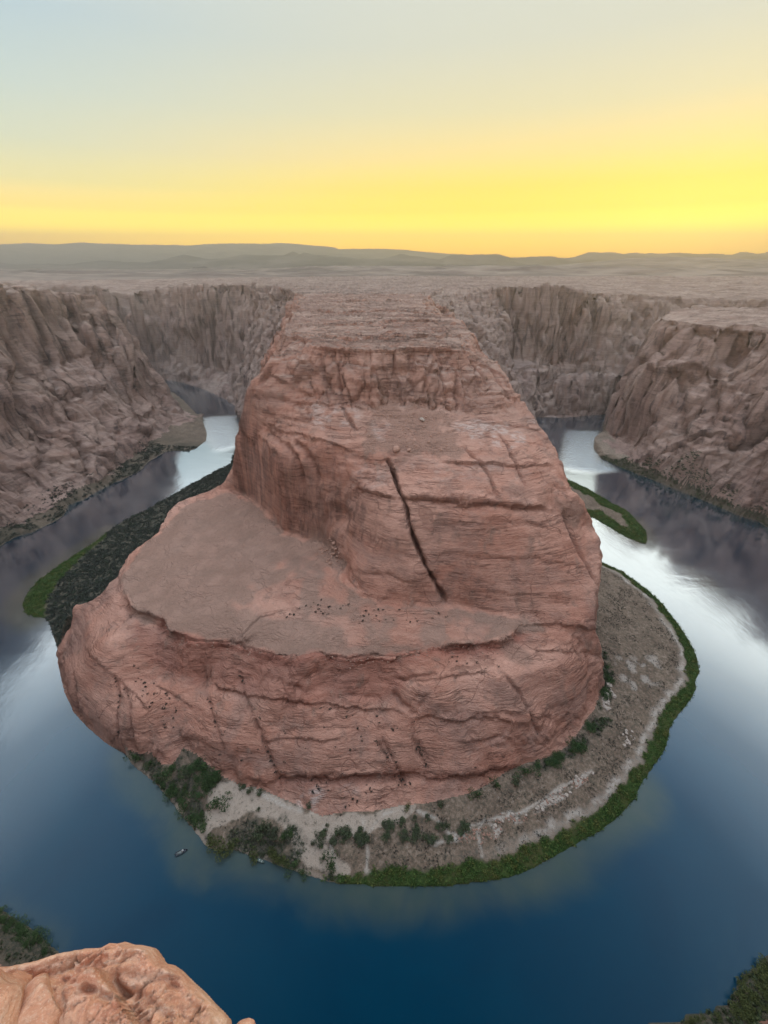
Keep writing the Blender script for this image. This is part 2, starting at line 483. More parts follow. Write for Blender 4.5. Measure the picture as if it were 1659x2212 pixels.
def solve(val, fixed, level=0):
    ny, nx = val.shape
    if min(ny, nx) > 24:
        cy, cx = (ny + 1) // 2, (nx + 1) // 2
        pv = np.zeros((cy * 2, cx * 2)); pf = np.zeros((cy * 2, cx * 2))
        pv[:ny, :nx] = np.where(fixed, val, 0); pf[:ny, :nx] = fixed
        sv = pv.reshape(cy, 2, cx, 2).sum((1, 3)); sf = pf.reshape(cy, 2, cx, 2).sum((1, 3))
        cf = sf > 0
        c = solve(np.where(cf, sv / np.maximum(sf, 1), 0), cf, level + 1)
        yy = np.clip((np.arange(ny) - 0.5) / 2, 0, cy - 1); xx = np.clip((np.arange(nx) - 0.5) / 2, 0, cx - 1)
        y0 = np.minimum(yy.astype(int), cy - 2); x0 = np.minimum(xx.astype(int), cx - 2)
        fy = (yy - y0)[:, None]; fx = (xx - x0)[None]
        u = (c[y0][:, x0] * (1 - fy) * (1 - fx) + c[y0][:, x0 + 1] * (1 - fy) * fx + c[y0 + 1][:, x0] * fy * (1 - fx) + c[y0 + 1][:, x0 + 1] * fy * fx)
        it = 60 if level == 0 else 120
    else:
        u = np.full(val.shape, val[fixed].mean() if fixed.any() else 0.0)
        it = 400
    u = np.where(fixed, val, u)
    for _ in range(it):
        p = np.pad(u, 1, mode='edge')
        u = np.where(fixed, val, 0.25 * (p[:-2, 1:-1] + p[2:, 1:-1] + p[1:-1, :-2] + p[1:-1, 2:]))
    return u


H = solve(val, fixed)


def blur(A, r=1, keep=None):
    for _ in range(r):
        p = np.pad(A, 1, mode='edge')
        A = 0.25 * p[1:-1, 1:-1] + 0.125 * (p[:-2, 1:-1] + p[2:, 1:-1] + p[1:-1, :-2] + p[1:-1, 2:]) + 0.0625 * (p[:-2, :-2] + p[:-2, 2:] + p[2:, :-2] + p[2:, 2:])
    return A


H = np.where(water, H, blur(H, 1))
wa = 1.0 + 3.0 * sstep(205, 228, H) * (GY > 350) + 5.0 * sstep(420, 900, GY) + 4.0 * sstep(300, 500, np.abs(GX))
wpx = fbm(GX * 0.045, GY * 0.045, 0, 3, 201) * wa
wpy = fbm(GX * 0.045, GY * 0.045, 0, 3, 205) * wa
Hw = sampler(H)(np.clip(GX + wpx, xs[0], xs[-1]), np.clip(GY + wpy, ys[0], ys[-1]))
H = np.where(water | edge, H, np.maximum(Hw, 0.45))
rnd_ = sstep(78, 100, H) * sstep(430, 390, GY) * sstep(200, 230, GY) * (np.abs(GX) < 230)
rnd2 = sstep(205, 222, H) * sstep(330, 360, GY) * sstep(760, 700, GY) * (np.abs(GX) < 230)
Hb = blur(H, 7)
H = H + (Hb - H) * np.clip(rnd_ * 0.9 + rnd2 * 0.6, 0, 0.9)
H = np.where(water, -3.0, H)
Hf = sampler(H)


def hit(px, py):
    """first point of the ground on a sight line"""
    u = (px - 829.5) / F; v = (1106 - py) / F
    d = np.array((u, CP + v * SP, -SP + v * CP))
    t = np.arange(60, 2200, 0.5)
    x = d[0] * t; y = d[1] * t; z = CAM_Z + d[2] * t
    h = np.maximum(Hf(x, y), 0.0)
    k = np.argmax(z < h)
    if not (z < h).any():
        k = len(t) - 1
    return (x[k], y[k], h[k])


def hits(pts):
    return [hit(*p[:2]) for p in pts]


def line_dist(lines, rmax):
    """distance of every grid point to a set of polylines, within rmax; and the way along (0..1) of the nearest"""
    D = np.full((NY, NX), 1e6, np.float32)
    A = np.zeros((NY, NX), np.float32)
    for ln in lines:
        n = len(ln) - 1
        for k in range(n):
            x0, y0 = ln[k][:2]; x1, y1 = ln[k + 1][:2]
            i0 = max(0, np.searchsorted(xs, min(x0, x1) - rmax) - 1); i1 = np.searchsorted(xs, max(x0, x1) + rmax) + 1
            j0 = max(0, np.searchsorted(ys, min(y0, y1) - rmax) - 1); j1 = np.searchsorted(ys, max(y0, y1) + rmax) + 1
            X = GX[j0:j1, i0:i1]; Y = GY[j0:j1, i0:i1]
            if X.size == 0:
                continue
            dx, dy = x1 - x0, y1 - y0
            t = np.clip(((X - x0) * dx + (Y - y0) * dy) / (dx * dx + dy * dy + 1e-9), 0, 1)
            d = np.hypot(X - x0 - t * dx, Y - y0 - t * dy)
            m = d < D[j0:j1, i0:i1]
            D[j0:j1, i0:i1][m] = d[m]
            A[j0:j1, i0:i1][m] = ((k + t) / n)[m]
    return D, A


# ------------------------------------------------------------------ relief along the surface normal
def grad(H):
    gy = np.empty_like(H); gx = np.empty_like(H)
    gy[1:-1] = (H[2:] - H[:-2]) / (ys[2:] - ys[:-2])[:, None]; gy[0] = gy[1]; gy[-1] = gy[-2]
    gx[:, 1:-1] = (H[:, 2:] - H[:, :-2]) / (xs[2:] - xs[:-2])[None]; gx[:, 0] = gx[:, 1]; gx[:, -1] = gx[:, -2]
    return gx, gy


far = sstep(420, 800, GY) + sstep(350, 450, np.abs(GX))
far = np.clip(far, 0, 1)
# layered ledges on the high tops
topm = sstep(196, 226, H) * sstep(150, 400, GY) * ~water
flat0 = topm
gx, gy = grad(blur(H, 3))
slope = np.hypot(gx, gy)
steep = sstep(0.35, 1.3, slope)
mild = sstep(0.12, 0.5, slope)
land = ~water
rocky = np.zeros((NY, NX))
ROCK = toe_vis + toe_right + [(262, 830, 0), (300, 1000, 0), (-400, 1100, 0)] + toe_leftback[::-1] + toe_left + S0((112, 1405), (115, 1439), (126, 1489), (146, 1543), (177, 1577), (221, 1616), (264, 1642))
inRock = in_poly(GX, GY, ROCK)
rockm = blur((inRock | (GY > 850) | (inB & (H > 12)) | (inA & (H > 25))).astype(float), 3)

led = fbm(GX * 0.009, GY * 0.024, 0, 5, 3) * 4.0 + GY * 0.028
ledf = led - np.floor(led)
ledge = np.floor(led) + sstep(0.82, 1.0, ledf)
flatm = topm * (1 - sstep(0.2, 0.7, slope))
H2 = H + flatm * ((ledge - led) * 3.4 + fbm(GX * 0.04, GY * 0.06, 0, 3, 21) * 1.0)
led2 = fbm(GX * 0.03, GY * 0.09, 0, 4, 8) * 5 + H * 0.3
H2 += flatm * (np.floor(led2) + sstep(0.75, 1, led2 - np.floor(led2)) - led2) * 1.4
H2 += land * (1 - steep) * (1 - topm) * rockm * fbm(GX * 0.07, GY * 0.07, 0, 4, 31) * 0.5
bankm = land & ~inRock & (H < 12)
H2 += bankm * (1 - edge) * np.abs(fbm(GX * 0.08, GY * 0.08, 0, 4, 41)) * 0.7 * sstep(0.4, 2.0, H)

Zs = H2
amp = 1 + 1.6 * far
D = np.zeros((NY, NX))


def cells(x, y, z, seed):
    """distance to the nearest and second nearest of jittered points, a random value of the nearest cell and the offset to it"""
    x = np.asarray(x, np.float32) + seed * 13.7; y = np.asarray(y, np.float32) + seed * 7.9; z = np.asarray(z, np.float32) + seed * 3.3
    xi = np.floor(x).astype(np.int32); yi = np.floor(y).astype(np.int32); zi = np.floor(z).astype(np.int32)
    f1 = np.full(x.shape, 9.0, np.float32); f2 = f1.copy(); idv = np.zeros(x.shape, np.int32)
    for a in (-1, 0, 1):
        for b_ in (-1, 0, 1):
            for c in (-1, 0, 1):
                h = _perm[(_perm[(_perm[(xi + a) & 255] + yi + b_) & 255] + zi + c) & 255]
                px = xi + a + 0.5 + 0.45 * _val[h]; py = yi + b_ + 0.5 + 0.45 * _val[(h + 57) & 255]; pz = zi + c + 0.5 + 0.45 * _val[(h + 131) & 255]
                d = (px - x) ** 2 + (py - y) ** 2 + (pz - z) ** 2
                m = d < f1
                f2 = np.where(m, f1, np.minimum(f2, d))
                idv = np.where(m, h, idv)
                f1 = np.where(m, d, f1)
    f1 = np.sqrt(f1); f2 = np.sqrt(f2)
    return f1, f2, idv


def layer(sel, sx, sz, seed, warp=0.35):
    X_, Y_, Z_ = GX[sel], GY[sel], Zs[sel]
    wq = vnoise(X_ * sx * 1.7, Y_ * sx * 1.7, Z_ * sz * 1.7, seed + 1) * warp
    x, y, z = X_ * sx + wq, Y_ * sx - wq, Z_ * sz + wq * 0.5
    f1, f2, idv = cells(x, y, z, seed)
    # tilted facet: random plane per cell
    tilt = (_val[(idv + 11) & 255] * (x - np.floor(x) - 0.5) + _val[(idv + 23) & 255] * (y - np.floor(y) - 0.5) + _val[(idv + 31) & 255] * (z - np.floor(z) - 0.5))
    return f2 - f1, _val[idv], tilt


wx = fbm(GX * 0.02, GY * 0.02, Zs * 0.02, 2, 51) * 0.6
sel = land & (rockm > 0.3) & (slope > 0.12)
gap = np.zeros((NY, NX)); cv = np.zeros((NY, NX)); ct = np.zeros((NY, NX)); g2 = gap.copy(); cv2 = gap.copy(); ct2 = gap.copy(); g3 = gap.copy(); cv3 = gap.copy(); ct3 = gap.copy()
# broad panels and buttresses of the canyon walls
gap[sel], cv[sel], ct[sel] = layer(sel, 0.020, 0.0065, 301, 0.2)
g2[sel], cv2[sel], ct2[sel] = layer(sel, 0.055, 0.016, 302, 0.25)
g3[sel], cv3[sel], ct3[sel] = layer(sel, 0.13, 0.07, 303)
up_ = sstep(190, 215, H) * (1 - far) + sstep(150, 185, H) * (1 - far) * steep
up_ = np.clip(up_, 0, 1)
D += steep * rockm * far * (cv * 8 + ct * 8 - 6 * np.exp(-gap / 0.05))
D += steep * rockm * (far * (cv2 * 1.8 + ct2 * 1.2 - 2.2 * np.exp(-g2 / 0.05)) + (1 - far) * up_ * (cv2 * 2.2 + ct2 * 2.6 - 2.2 * np.exp(-g2 / 0.06)))
# pillows of the butte: rounded slabs parted by joints
D += mild * rockm * (1 - far) * (1 - 0.5 * up_) * (sstep(0, 0.28, gap) * 1.6 - 1.6 + ct * 1.2) * (0.5 + 0.5 * steep)
D += (0.12 + 0.88 * steep) * mild * rockm * (1 - far) * (-0.9 * np.exp(-g2 / 0.035) + ct2 * 0.5)
gq, cq, tq = gap * 0, gap * 0, gap * 0
gq[sel], cq[sel], tq[sel] = layer(sel, 0.045, 0.05, 304, 0.3)
D += (0.3 + 0.7 * steep) * mild * rockm * (1 - far) * ((sstep(0, 0.35, gq) - 0.7) * 1.2 + tq * 1.0)
D += (0.06 + steep) * mild * rockm * (cv3 * 0.25 + ct3 * 0.4 - 0.4 * np.exp(-g3 / 0.06)) * (0.35 + 0.9 * up_ + 0.05 * far)
fl = vnoise(GX * 0.042 + wx * 0.6, GY * 0.042, Zs * 0.006, 64)
D -= steep * rockm * far * (np.exp(-(fl / 0.07) ** 2) * 3.2 + np.exp(-((fl - 0.4) / 0.08) ** 2) * 1.5)
b3 = fbm(GX * 0.22, GY * 0.22, Zs * 0.12, 3, 63)
D += (0.2 + steep) * rockm * b3 * 0.16
smoothm = np.zeros((NY, NX))
for pp in ([(875, 1108), (1180, 1110), (1240, 1135), (1290, 1260), (1285, 1335), (1100, 1325), (970, 1290), (930, 1210)], [(870, 1008), (1190, 1010), (1180, 1085), (880, 1070)],
           [(522, 860), (640, 870), (660, 930), (520, 930)], [(540, 960), (680, 1020), (690, 1130), (600, 1120), (520, 1040)], [(770, 1075), (850, 1085), (900, 1200), (940, 1290), (800, 1290), (760, 1230)],
           [(900, 1470), (1270, 1430), (1260, 1520), (1060, 1540), (930, 1530)], [(150, 1330), (230, 1320), (260, 1460), (260, 1590), (190, 1550), (140, 1450)],
           [(430, 1600), (560, 1580), (1000, 1590), (1100, 1620), (900, 1650), (560, 1660)], [(700, 880), (800, 900), (790, 960), (680, 940)], [(990, 910), (1140, 925), (1190, 990), (1000, 985)]):
    smoothm = np.maximum(smoothm, blur(in_poly(GX, GY, hits(pp)).astype(float), 5))
D *= 1 - 0.72 * smoothm
# bedding: thin ledges that follow height, gently warped
zb = Zs + fbm(GX * 0.01, GY * 0.01, 0, 3, 71) * 12
s1 = vnoise(zb * 0.16, GX * 0.004, GY * 0.004, 72)
s2 = vnoise(zb * 0.55, GX * 0.02, GY * 0.02, 73)
D += rockm * (1 - 0.5 * smoothm) * sstep(0.25, 0.8, slope) * (sstep(-0.06, 0.06, s1) * 0.9 + sstep(-0.1, 0.1, s2) * 0.3) * (0.5 + 1.9 * far)

# joints and cracks traced on the rock
pwx = fbm(GX * 0.07, GY * 0.07, 0, 5, 141, 0.6); pwy = fbm(GX * 0.07, GY * 0.07, 0, 5, 147, 0.6)
CRACKS = [  # (depth, width, points)
    (13, 1.35, [(838, 992), (850, 1020), (858, 1050), (875, 1095), (890, 1150), (905, 1190), (925, 1235), (945, 1270), (963, 1300)]),
    (5, 2.0, [(615, 957), (632, 978), (644, 1003), (648, 1030), (658, 1064)]),
    (5, 2.0, [(637, 955), (662, 979), (683, 1011), (690, 1034)]),
    (3.5, 1.6, [(737, 875), (748, 893), (757, 910), (769, 928)]),
    (3, 1.5, [(1005, 968), (1025, 990), (1041, 1002), (1059, 1036), (1073, 1082)]),
    (2.5, 1.5, [(1077, 939), (1095, 965), (1102, 982), (1120, 1021), (1132, 1050)]),
    (3, 1.8, [(862, 1081), (934, 1083), (1005, 1087), (1070, 1093), (1134, 1101), (1181, 1102)]),
    (2, 1.4, [(765, 1058), (800, 1072), (850, 1078)]),
    (3.5, 2.0, [(1214, 1108), (1237, 1161), (1261, 1206), (1280, 1245), (1289, 1260)]),
    (5, 2.4, [(733, 783), (731, 805), (733, 830), (740, 862)]),
    (3, 2.0, [(687, 772), (692, 790), (698, 808), (705, 828), (716, 850)]),
    (5, 3.5, [(888, 762), (892, 800), (893, 844)]), (4, 2.5, [(852, 762), (851, 800), (855, 835)]),
    (2.5, 1.8, [(655, 728), (651, 758), (645, 790)]), (3, 2.0, [(987, 800), (985, 840), (987, 880)]), (2, 1.6, [(945, 762), (955, 783)]),
    (2.5, 1.8, [(580, 930), (596, 950), (620, 965)]), (2.5, 2, [(940, 780), (925, 810), (915, 850)]), (2.5, 2, [(1010, 770), (1030, 800), (1060, 840)]),
    (2, 1.5, [(1050, 780), (1075, 820), (1100, 860)]), (2, 1.5, [(700, 1090), (706, 1110), (700, 1130)]),
    (3, 2.4, [(560, 830), (580, 812), (592, 790)]), (2.5, 2, [(540, 860), (580, 862), (630, 868), (655, 880)]),
    (1.6, 1.3, [(551, 1547), (572, 1607), (594, 1661), (601, 1683)]),
    (2.0, 1.4, [(826, 1597), (844, 1632), (862, 1668), (876, 1700)]), (1.5, 1.2, [(815, 1600), (832, 1632), (842, 1650)]),
    (1.6, 1.3, [(891, 1593), (912, 1643), (927, 1661)]), (1.2, 1.2, [(902, 1600), (925, 1645)]),
    (2.2, 1.6, [(1080, 1456), (1115, 1495), (1136, 1537), (1153, 1572), (1174, 1600)]),
    (1.5, 1.3, [(165, 1453), (168, 1480), (166, 1525)]), (1.8, 1.4, [(247, 1461), (258, 1511), (254, 1582), (256, 1611)]),
    (1.8, 1.4, [(268, 1486), (286, 1525), (290, 1600)]), (2, 1.6, [(433, 1446), (439, 1486)]), (1.4, 1.2, [(516, 1450), (530, 1496), (558, 1575)]),
    (1.4, 1.2, [(451, 1507), (473, 1575), (490, 1615)]), (2, 1.5, [(845, 1463), (880, 1466), (940, 1458)]), (2.5, 1.6, [(850, 1495), (870, 1525), (895, 1540)]),
    (1.8, 1.3, [(625, 1478), (650, 1487)]), (2, 1.8, [(1020, 1545), (1080, 1540), (1127, 1547)]), (1.3, 1.2, [(640, 1675), (700, 1690), (760, 1681), (830, 1690), (900, 1678)]),
    (1.2, 1.0, [(755, 1230), (780, 1240), (800, 1243), (850, 1244)]), (1.0, 1.0, [(1040, 1125), (1100, 1130), (1180, 1140)]),
]
CRACKS += [(13, 5, [(60, 645), (70, 690), (95, 740), (112, 790)]), (10, 4, [(95, 645), (110, 690), (130, 730), (150, 775)]), (9, 4, [(150, 650), (160, 700), (176, 745)]),
           (8, 3.5, [(190, 660), (205, 700), (217, 745)]), (12, 5, [(40, 770), (45, 850), (52, 905)]), (11, 4, [(100, 800), (125, 850), (150, 885), (165, 905)]), (8, 4, [(215, 790), (240, 850)]),
           (7, 4, [(20, 640), (30, 700), (28, 760)]), (7, 3.5, [(230, 680), (240, 715), (246, 745)]), (9, 4, [(70, 900), (90, 960), (92, 1010)]), (8, 4, [(160, 940), (185, 985), (190, 1020)]),
           (8, 4, [(225, 905), (255, 950), (270, 975)]), (7, 4, [(280, 860), (310, 905), (325, 930)]),
           (12, 5, [(1445, 705), (1425, 740), (1412, 790)]), (9, 5, [(1545, 790), (1540, 850), (1535, 930)]), (8, 5, [(1600, 720), (1590, 760), (1580, 790)]), (6, 4, [(1480, 800), (1475, 870), (1478, 940)]),
           (10, 6, [(555, 660), (520, 730), (515, 790)]), (8, 5, [(470, 660), (465, 720), (460, 780)]), (7, 5, [(1010, 640), (1025, 680), (1045, 740)]), (9, 6, [(1110, 640), (1120, 700), (1130, 760)]), (7, 6, [(1200, 640), (1215, 700), (1220, 760)])]
ROCK_LINES = []
for dep, wid, pts in CRACKS:
    if wid < 2.6 and dep < 20:
        wid *= 0.72
    elif dep > 5 and wid >= 3:
        dep *= 1.5
    ln = hits(pts)
    ROCK_LINES.append(ln)
    dd, aa = line_dist([ln], 12)
    wob = vnoise(GX * 0.15, GY * 0.15, 0, 77) * 0.7 + vnoise(GX * 0.4, GY * 0.4, 0, 78) * 0.4
    dd = np.maximum(dd + wob, 0)
    endf = sstep(0, 0.12, aa) * (1 - 0.6 * sstep(0.8, 1.0, aa))
    D -= dep * np.exp(-(dd / wid) ** 2) * (0.35 + 0.65 * endf) * (dd < 11)
BULGES = [(868, 1150, 17, 7), (898, 1230, 14, 6), (600, 1000, 22, 6), (575, 880, 20, 5), (735, 1118, 9, -7), (655, 1112, 12, -4), (775, 1245, 18, 5), (1050, 1180, 42, 5), (1240, 1095, 14, 5),
          (716, 800, 9, 5), (800, 812, 15, 4), (925, 800, 9, 4), (870, 805, 5, -5), (958, 832, 8, 4), (1020, 822, 9, 4), (648, 792, 9, 5), (618, 822, 10, 4), (1075, 860, 10, 4), (985, 850, 6, -4),
          (690, 985, 12, 4), (650, 1030, 8, -3), (760, 1020, 14, 3), (940, 1040, 18, 4), (1040, 1045, 9, 3), (1110, 1060, 12, 4), (1165, 1060, 10, 3), (1120, 970, 16, 3), (1040, 950, 14, 3),
          (620, 1465, 26, 5), (830, 1490, 16, -4), (930, 1495, 17, 5), (1080, 1505, 24, 6), (1230, 1445, 26, 4), (700, 1600, 24, 4), (480, 1565, 20, 5), (1000, 1620, 24, 4), (1130, 1590, 18, 4),
          (245, 1400, 20, 5), (180, 1435, 17, 4), (445, 1450, 12, -5), (350, 1440, 14, -5), (300, 1540, 16, 4), (590, 1570, 18, 3), (860, 1590, 18, 3), (540, 1460, 9, -3), (700, 1475, 12, -3)]
for bx0, by0, R_, A_ in BULGES:
    p_ = hit(bx0, by0)
    d2 = (GX - p_[0]) ** 2 + (GY - p_[1]) ** 2 + (H - p_[2]) ** 2
    D += A_ * 0.8 * np.exp(-(d2 / R_ ** 2) ** 1.3)
LEDGES = [
    (3.4, 6, 4, [(862, 1078), (934, 1080), (1005, 1084), (1070, 1089), (1134, 1098), (1181, 1099)]),
    (2.6, 6, 4, [(762, 1057), (800, 1068), (850, 1074)]), (1.8, 5, 3, [(518, 945), (540, 938), (580, 965), (612, 985)]),
    (2.4, 5, 3, [(945, 998), (1023, 1002), (1134, 1007), (1200, 1004)]), (0.8, 5, 2, [(870, 1200), (960, 1195), (1060, 1200), (1200, 1215), (1290, 1230)]),
    (0.8, 4, 2, [(790, 1232), (850, 1245), (900, 1262)]), (0.7, 5, 2, [(930, 1130), (1050, 1135), (1180, 1145), (1240, 1160)]), (0.6, 5, 2, [(960, 1270), (1060, 1275), (1180, 1290), (1280, 1300)]),
    (1.8, 5, 3, [(560, 915), (620, 935), (700, 955), (770, 978)]), (1.8, 4, 3, [(650, 868), (700, 871), (740, 874), (800, 890)]), (1.2, 4, 2, [(990, 905), (1060, 915), (1140, 925), (1170, 935)]),
    (1.0, 4, 2, [(1000, 945), (1080, 955), (1190, 965)]), (1.0, 4, 2, [(540, 895), (600, 900), (660, 912), (740, 935)]),
    (3.0, 6, 4, [(640, 722), (700, 726), (760, 730), (830, 728), (860, 722), (916, 724), (980, 721), (1008, 724)]),
    (3.0, 6, 4, [(650, 690), (720, 701), (800, 695), (880, 690), (960, 693), (1000, 698)]), (3.0, 7, 4, [(655, 668), (740, 673), (830, 668), (900, 672), (950, 680)]),
    (3.0, 8, 5, [(660, 648), (720, 651), (800, 647), (905, 650)]), (2.6, 6, 4, [(610, 722), (655, 731), (694, 750), (740, 756), (791, 761), (851, 758), (887, 754), (934, 756), (980, 756), (1028, 760)]),
    (2.0, 5, 4, [(560, 822), (585, 815), (600, 822), (640, 840), (680, 850)]), (2.0, 5, 4, [(1010, 775), (1050, 790), (1085, 812), (1105, 842)]), (1.6, 4, 3, [(1030, 850), (1080, 852), (1125, 866)]),
    (2.2, 3, 3, [(x_, y_ + 2) for x_, y_, z_ in rim]), (1.8, 3, 3, [(1125, 1352), (1160, 1348), (1220, 1352), (1287, 1354)]), (1.0, 3, 2, [(516, 1384), (540, 1354), (562, 1334), (600, 1324)]),
    (1.6, 5, 3, [(440, 1478), (500, 1496), (560, 1503), (640, 1513), (720, 1522), (800, 1532), (891, 1542)]), (1.8, 6, 3, [(880, 1547), (970, 1552), (1059, 1554), (1127, 1551), (1200, 1544)]),
    (1.2, 4, 2, [(850, 1462), (900, 1467), (1000, 1458), (1060, 1452)]), (1.8, 5, 3, [(540, 1690), (647, 1679), (755, 1679), (862, 1675), (970, 1681), (1041, 1672), (1113, 1650)]),
    (1.2, 4, 2, [(560, 1600), (650, 1596), (740, 1602)]), (1.2, 4, 2, [(980, 1600), (1060, 1592), (1150, 1580)]), (1.0, 3, 2, [(1150, 1405), (1220, 1412), (1290, 1402)]), (1.2, 4, 3, [(330, 1480), (380, 1500), (420, 1530)]),
    (1.2, 4, 3, [(190, 1400), (240, 1450), (290, 1500), (330, 1540)]),
    (9, 14, 10, [(60, 777), (154, 767), (215, 760), (250, 753)]), (7, 12, 9, [(1090, 779), (1180, 778), (1289, 779), (1400, 783)]), (6, 12, 9, [(1394, 815), (1464, 803), (1534, 796), (1560, 782)]),
    (6, 12, 9, [(1432, 695), (1499, 707), (1568, 714), (1603, 704), (1659, 714)]), (5, 12, 8, [(1110, 690), (1200, 700), (1300, 705), (1380, 705)]), (6, 14, 9, [(260, 720), (330, 722), (430, 724), (520, 726)]),
    (6, 12, 9, [(0, 660), (60, 668), (120, 665), (190, 670)]), (6, 12, 9, [(0, 900), (80, 885), (150, 850), (220, 830)])]
for amp_, wu, wd_, pts in LEDGES:
    ln = hits(pts)
    dd, aa = line_dist([ln], wu * 3)
    # side: uphill is to the left of the line's run
    sg = np.zeros((NY, NX), np.float32); best = np.full((NY, NX), 1e6, np.float32)
    for k in range(len(ln) - 1):
        x0, y0 = ln[k][:2]; x1, y1 = ln[k + 1][:2]
        i0 = max(0, np.searchsorted(xs, min(x0, x1) - wu * 3) - 1); i1 = np.searchsorted(xs, max(x0, x1) + wu * 3) + 1
        j0 = max(0, np.searchsorted(ys, min(y0, y1) - wu * 3) - 1); j1 = np.searchsorted(ys, max(y0, y1) + wu * 3) + 1
        X = GX[j0:j1, i0:i1] + pwx[j0:j1, i0:i1] * wu * 0.22; Y = GY[j0:j1, i0:i1] + pwy[j0:j1, i0:i1] * wu * 0.22
        dx, dy = x1 - x0, y1 - y0
        t_ = np.clip(((X - x0) * dx + (Y - y0) * dy) / (dx * dx + dy * dy + 1e-9), 0, 1)
        d_ = np.hypot(X - x0 - t_ * dx, Y - y0 - t_ * dy)
        m_ = d_ < best[j0:j1, i0:i1]
        best[j0:j1, i0:i1][m_] = d_[m_]
        sg[j0:j1, i0:i1][m_] = (np.sign(dx * (Y - y0) - dy * (X - x0)) * d_)[m_]
    endf = sstep(0, 0.1, aa) * sstep(1.0, 0.9, aa) * (0.7 + 0.5 * sstep(-0.3, 0.3, pwx))
    up_side = np.where(sg > 0, np.exp(-(sg / wu) ** 2), 0)
    dn_side = np.where(sg <= 0, np.exp(-(sg / wd_) ** 2), 0)
    D += amp_ * endf * (up_side * 0.55 - dn_side * 0.6) * (best < 1e5)
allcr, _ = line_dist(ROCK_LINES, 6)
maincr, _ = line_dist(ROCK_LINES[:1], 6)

D *= land * (1 - edge)
gx, gy = grad(blur(H2, 1))
nl = np.sqrt(1 + gx * gx + gy * gy)
VX = GX - gx / nl * D
VY = GY - gy / nl * D
VZ = H2 + D / nl
VZ = np.where(land & (VZ < 0.3) & (H > 0.4), 0.3, VZ)
zf = sampler(VZ)
# where the ground is seen after the relief: sample the displaced height at the undisplaced place


# ------------------------------------------------------------------ colour masks of the ground


def pm(pts, soft=2, warp=2.5):
    return blur(in_poly(GX + pwx * warp, GY + pwy * warp, hits(pts)).astype(float), soft)


nz1 = fbm(GX * 0.05, GY * 0.05, 0, 4, 81)
nz2 = fbm(GX * 0.15, GY * 0.15, 0, 3, 82)
BENCH = [(276, 1300), (286, 1317), (351, 1338), (372, 1364), (444, 1381), (500, 1384), (594, 1414), (637, 1421), (690, 1409), (755, 1420), (862, 1411), (970, 1391),
         (1041, 1390), (1108, 1373), (1130, 1362), (1200, 1362), (1285, 1360), (1285, 1352), (1200, 1347), (1130, 1338), (1100, 1330), (1000, 1318), (898, 1316), (812, 1310), (755, 1270), (715, 1215), (690, 1175), (612, 1155), (558, 1098), (501, 1066),
         (400, 1090), (350, 1150), (300, 1190), (262, 1250)]
bench = sstep(0.15, 0.75, blur(in_poly(GX + pwx * 3, GY + pwy * 3, hits(BENCH)).astype(float), 12) + 0.22 * nz2 + 0.12 * nz1) * 0.9
SANDY = [(760, 1290), (815, 1312), (960, 1320), (1060, 1350), (1050, 1385), (900, 1400), (760, 1395), (690, 1345), (560, 1335), (480, 1300), (560, 1250), (640, 1190), (700, 1200)]
bench_red = pm(SANDY, 4) * sstep(-0.3, 0.5, nz1 + 0.2)
TALUS = [(810, 882), (850, 872), (900, 886), (985, 892), (975, 930), (985, 960), (1000, 985), (960, 1000), (930, 985), (900, 1003), (850, 985), (800, 978), (770, 960), (785, 930), (790, 900)]
talus = pm(TALUS, 3, 9)
T2 = [(805, 915), (830, 905), (850, 920), (835, 945), (812, 945)]
talus *= 1 - pm(T2, 2)
talus_n = sstep(0.2, 0.8, blur(talus, 5) + nz2 * 0.45 + fbm(GX * 0.4, GY * 0.4, 0, 3, 88) * 0.25) * 0.9
RUBBLE = [(690, 1165), (720, 1160), (745, 1215), (735, 1235), (700, 1215)]
rub = pm(RUBBLE, 3)
talus_n = np.maximum(talus_n, sstep(0.4, 0.7, rub + nz2 * 0.2))
talus_n = np.maximum(talus_n, pm([(1200, 1075), (1245, 1085), (1262, 1115), (1245, 1150), (1222, 1130)], 2) * 0.8)
talus_n = np.maximum(talus_n, pm([(1065, 1370), (1100, 1375), (1160, 1430), (1140, 1440), (1080, 1410)], 3) * 0.7)
talus_n = np.maximum(talus_n, inB * sstep(14, 60, H) * (1 - sstep(50, 90, H)) * (1 - steep) * sstep(-0.2, 0.4, nz1) * 0.8)
pale = np.zeros((NY, NX))
for pp, a in (([(650, 870), (740, 875), (770, 885), (790, 895), (780, 905), (760, 925), (700, 930), (660, 900)], 0.6),
              ([(980, 915), (1020, 905), (1120, 925), (1150, 950), (1100, 975), (1010, 965)], 0.75),
              ([(1130, 870), (1160, 900), (1200, 950), (1180, 960), (1140, 910)], 0.5),
              ([(800, 905), (835, 903), (850, 925), (835, 950), (812, 945)], 0.45),
              ([(700, 1020), (760, 1000), (840, 1010), (850, 1040), (800, 1065), (740, 1055)], 0.3),
              ([(870, 1000), (1060, 1005), (1150, 1020), (1130, 1050), (900, 1045)], 0.22),
              ([(640, 1710), (680, 1700), (700, 1720), (690, 1755), (650, 1745)], 1.0),
              ([(730, 1690), (780, 1690), (785, 1715), (740, 1715)], 1.0),
              ([(1030, 1560), (1130, 1575), (1200, 1560), (1140, 1620), (1000, 1630)], 0.18),
              ([(420, 1600), (500, 1620), (620, 1640), (600, 1660), (450, 1650)], 0.15)):
    pale = np.maximum(pale, pm(pp, 4) * a * sstep(-0.5, 0.3, nz2 + nz1 * 0.5))
red = np.zeros((NY, NX))
rl, _ = line_dist([W(*[(x, y + 8, z - 4) for x, y, z in rim[3:]])], 16)
red = np.exp(-(rl / 6) ** 2) * (H < 58.5) * 0.9
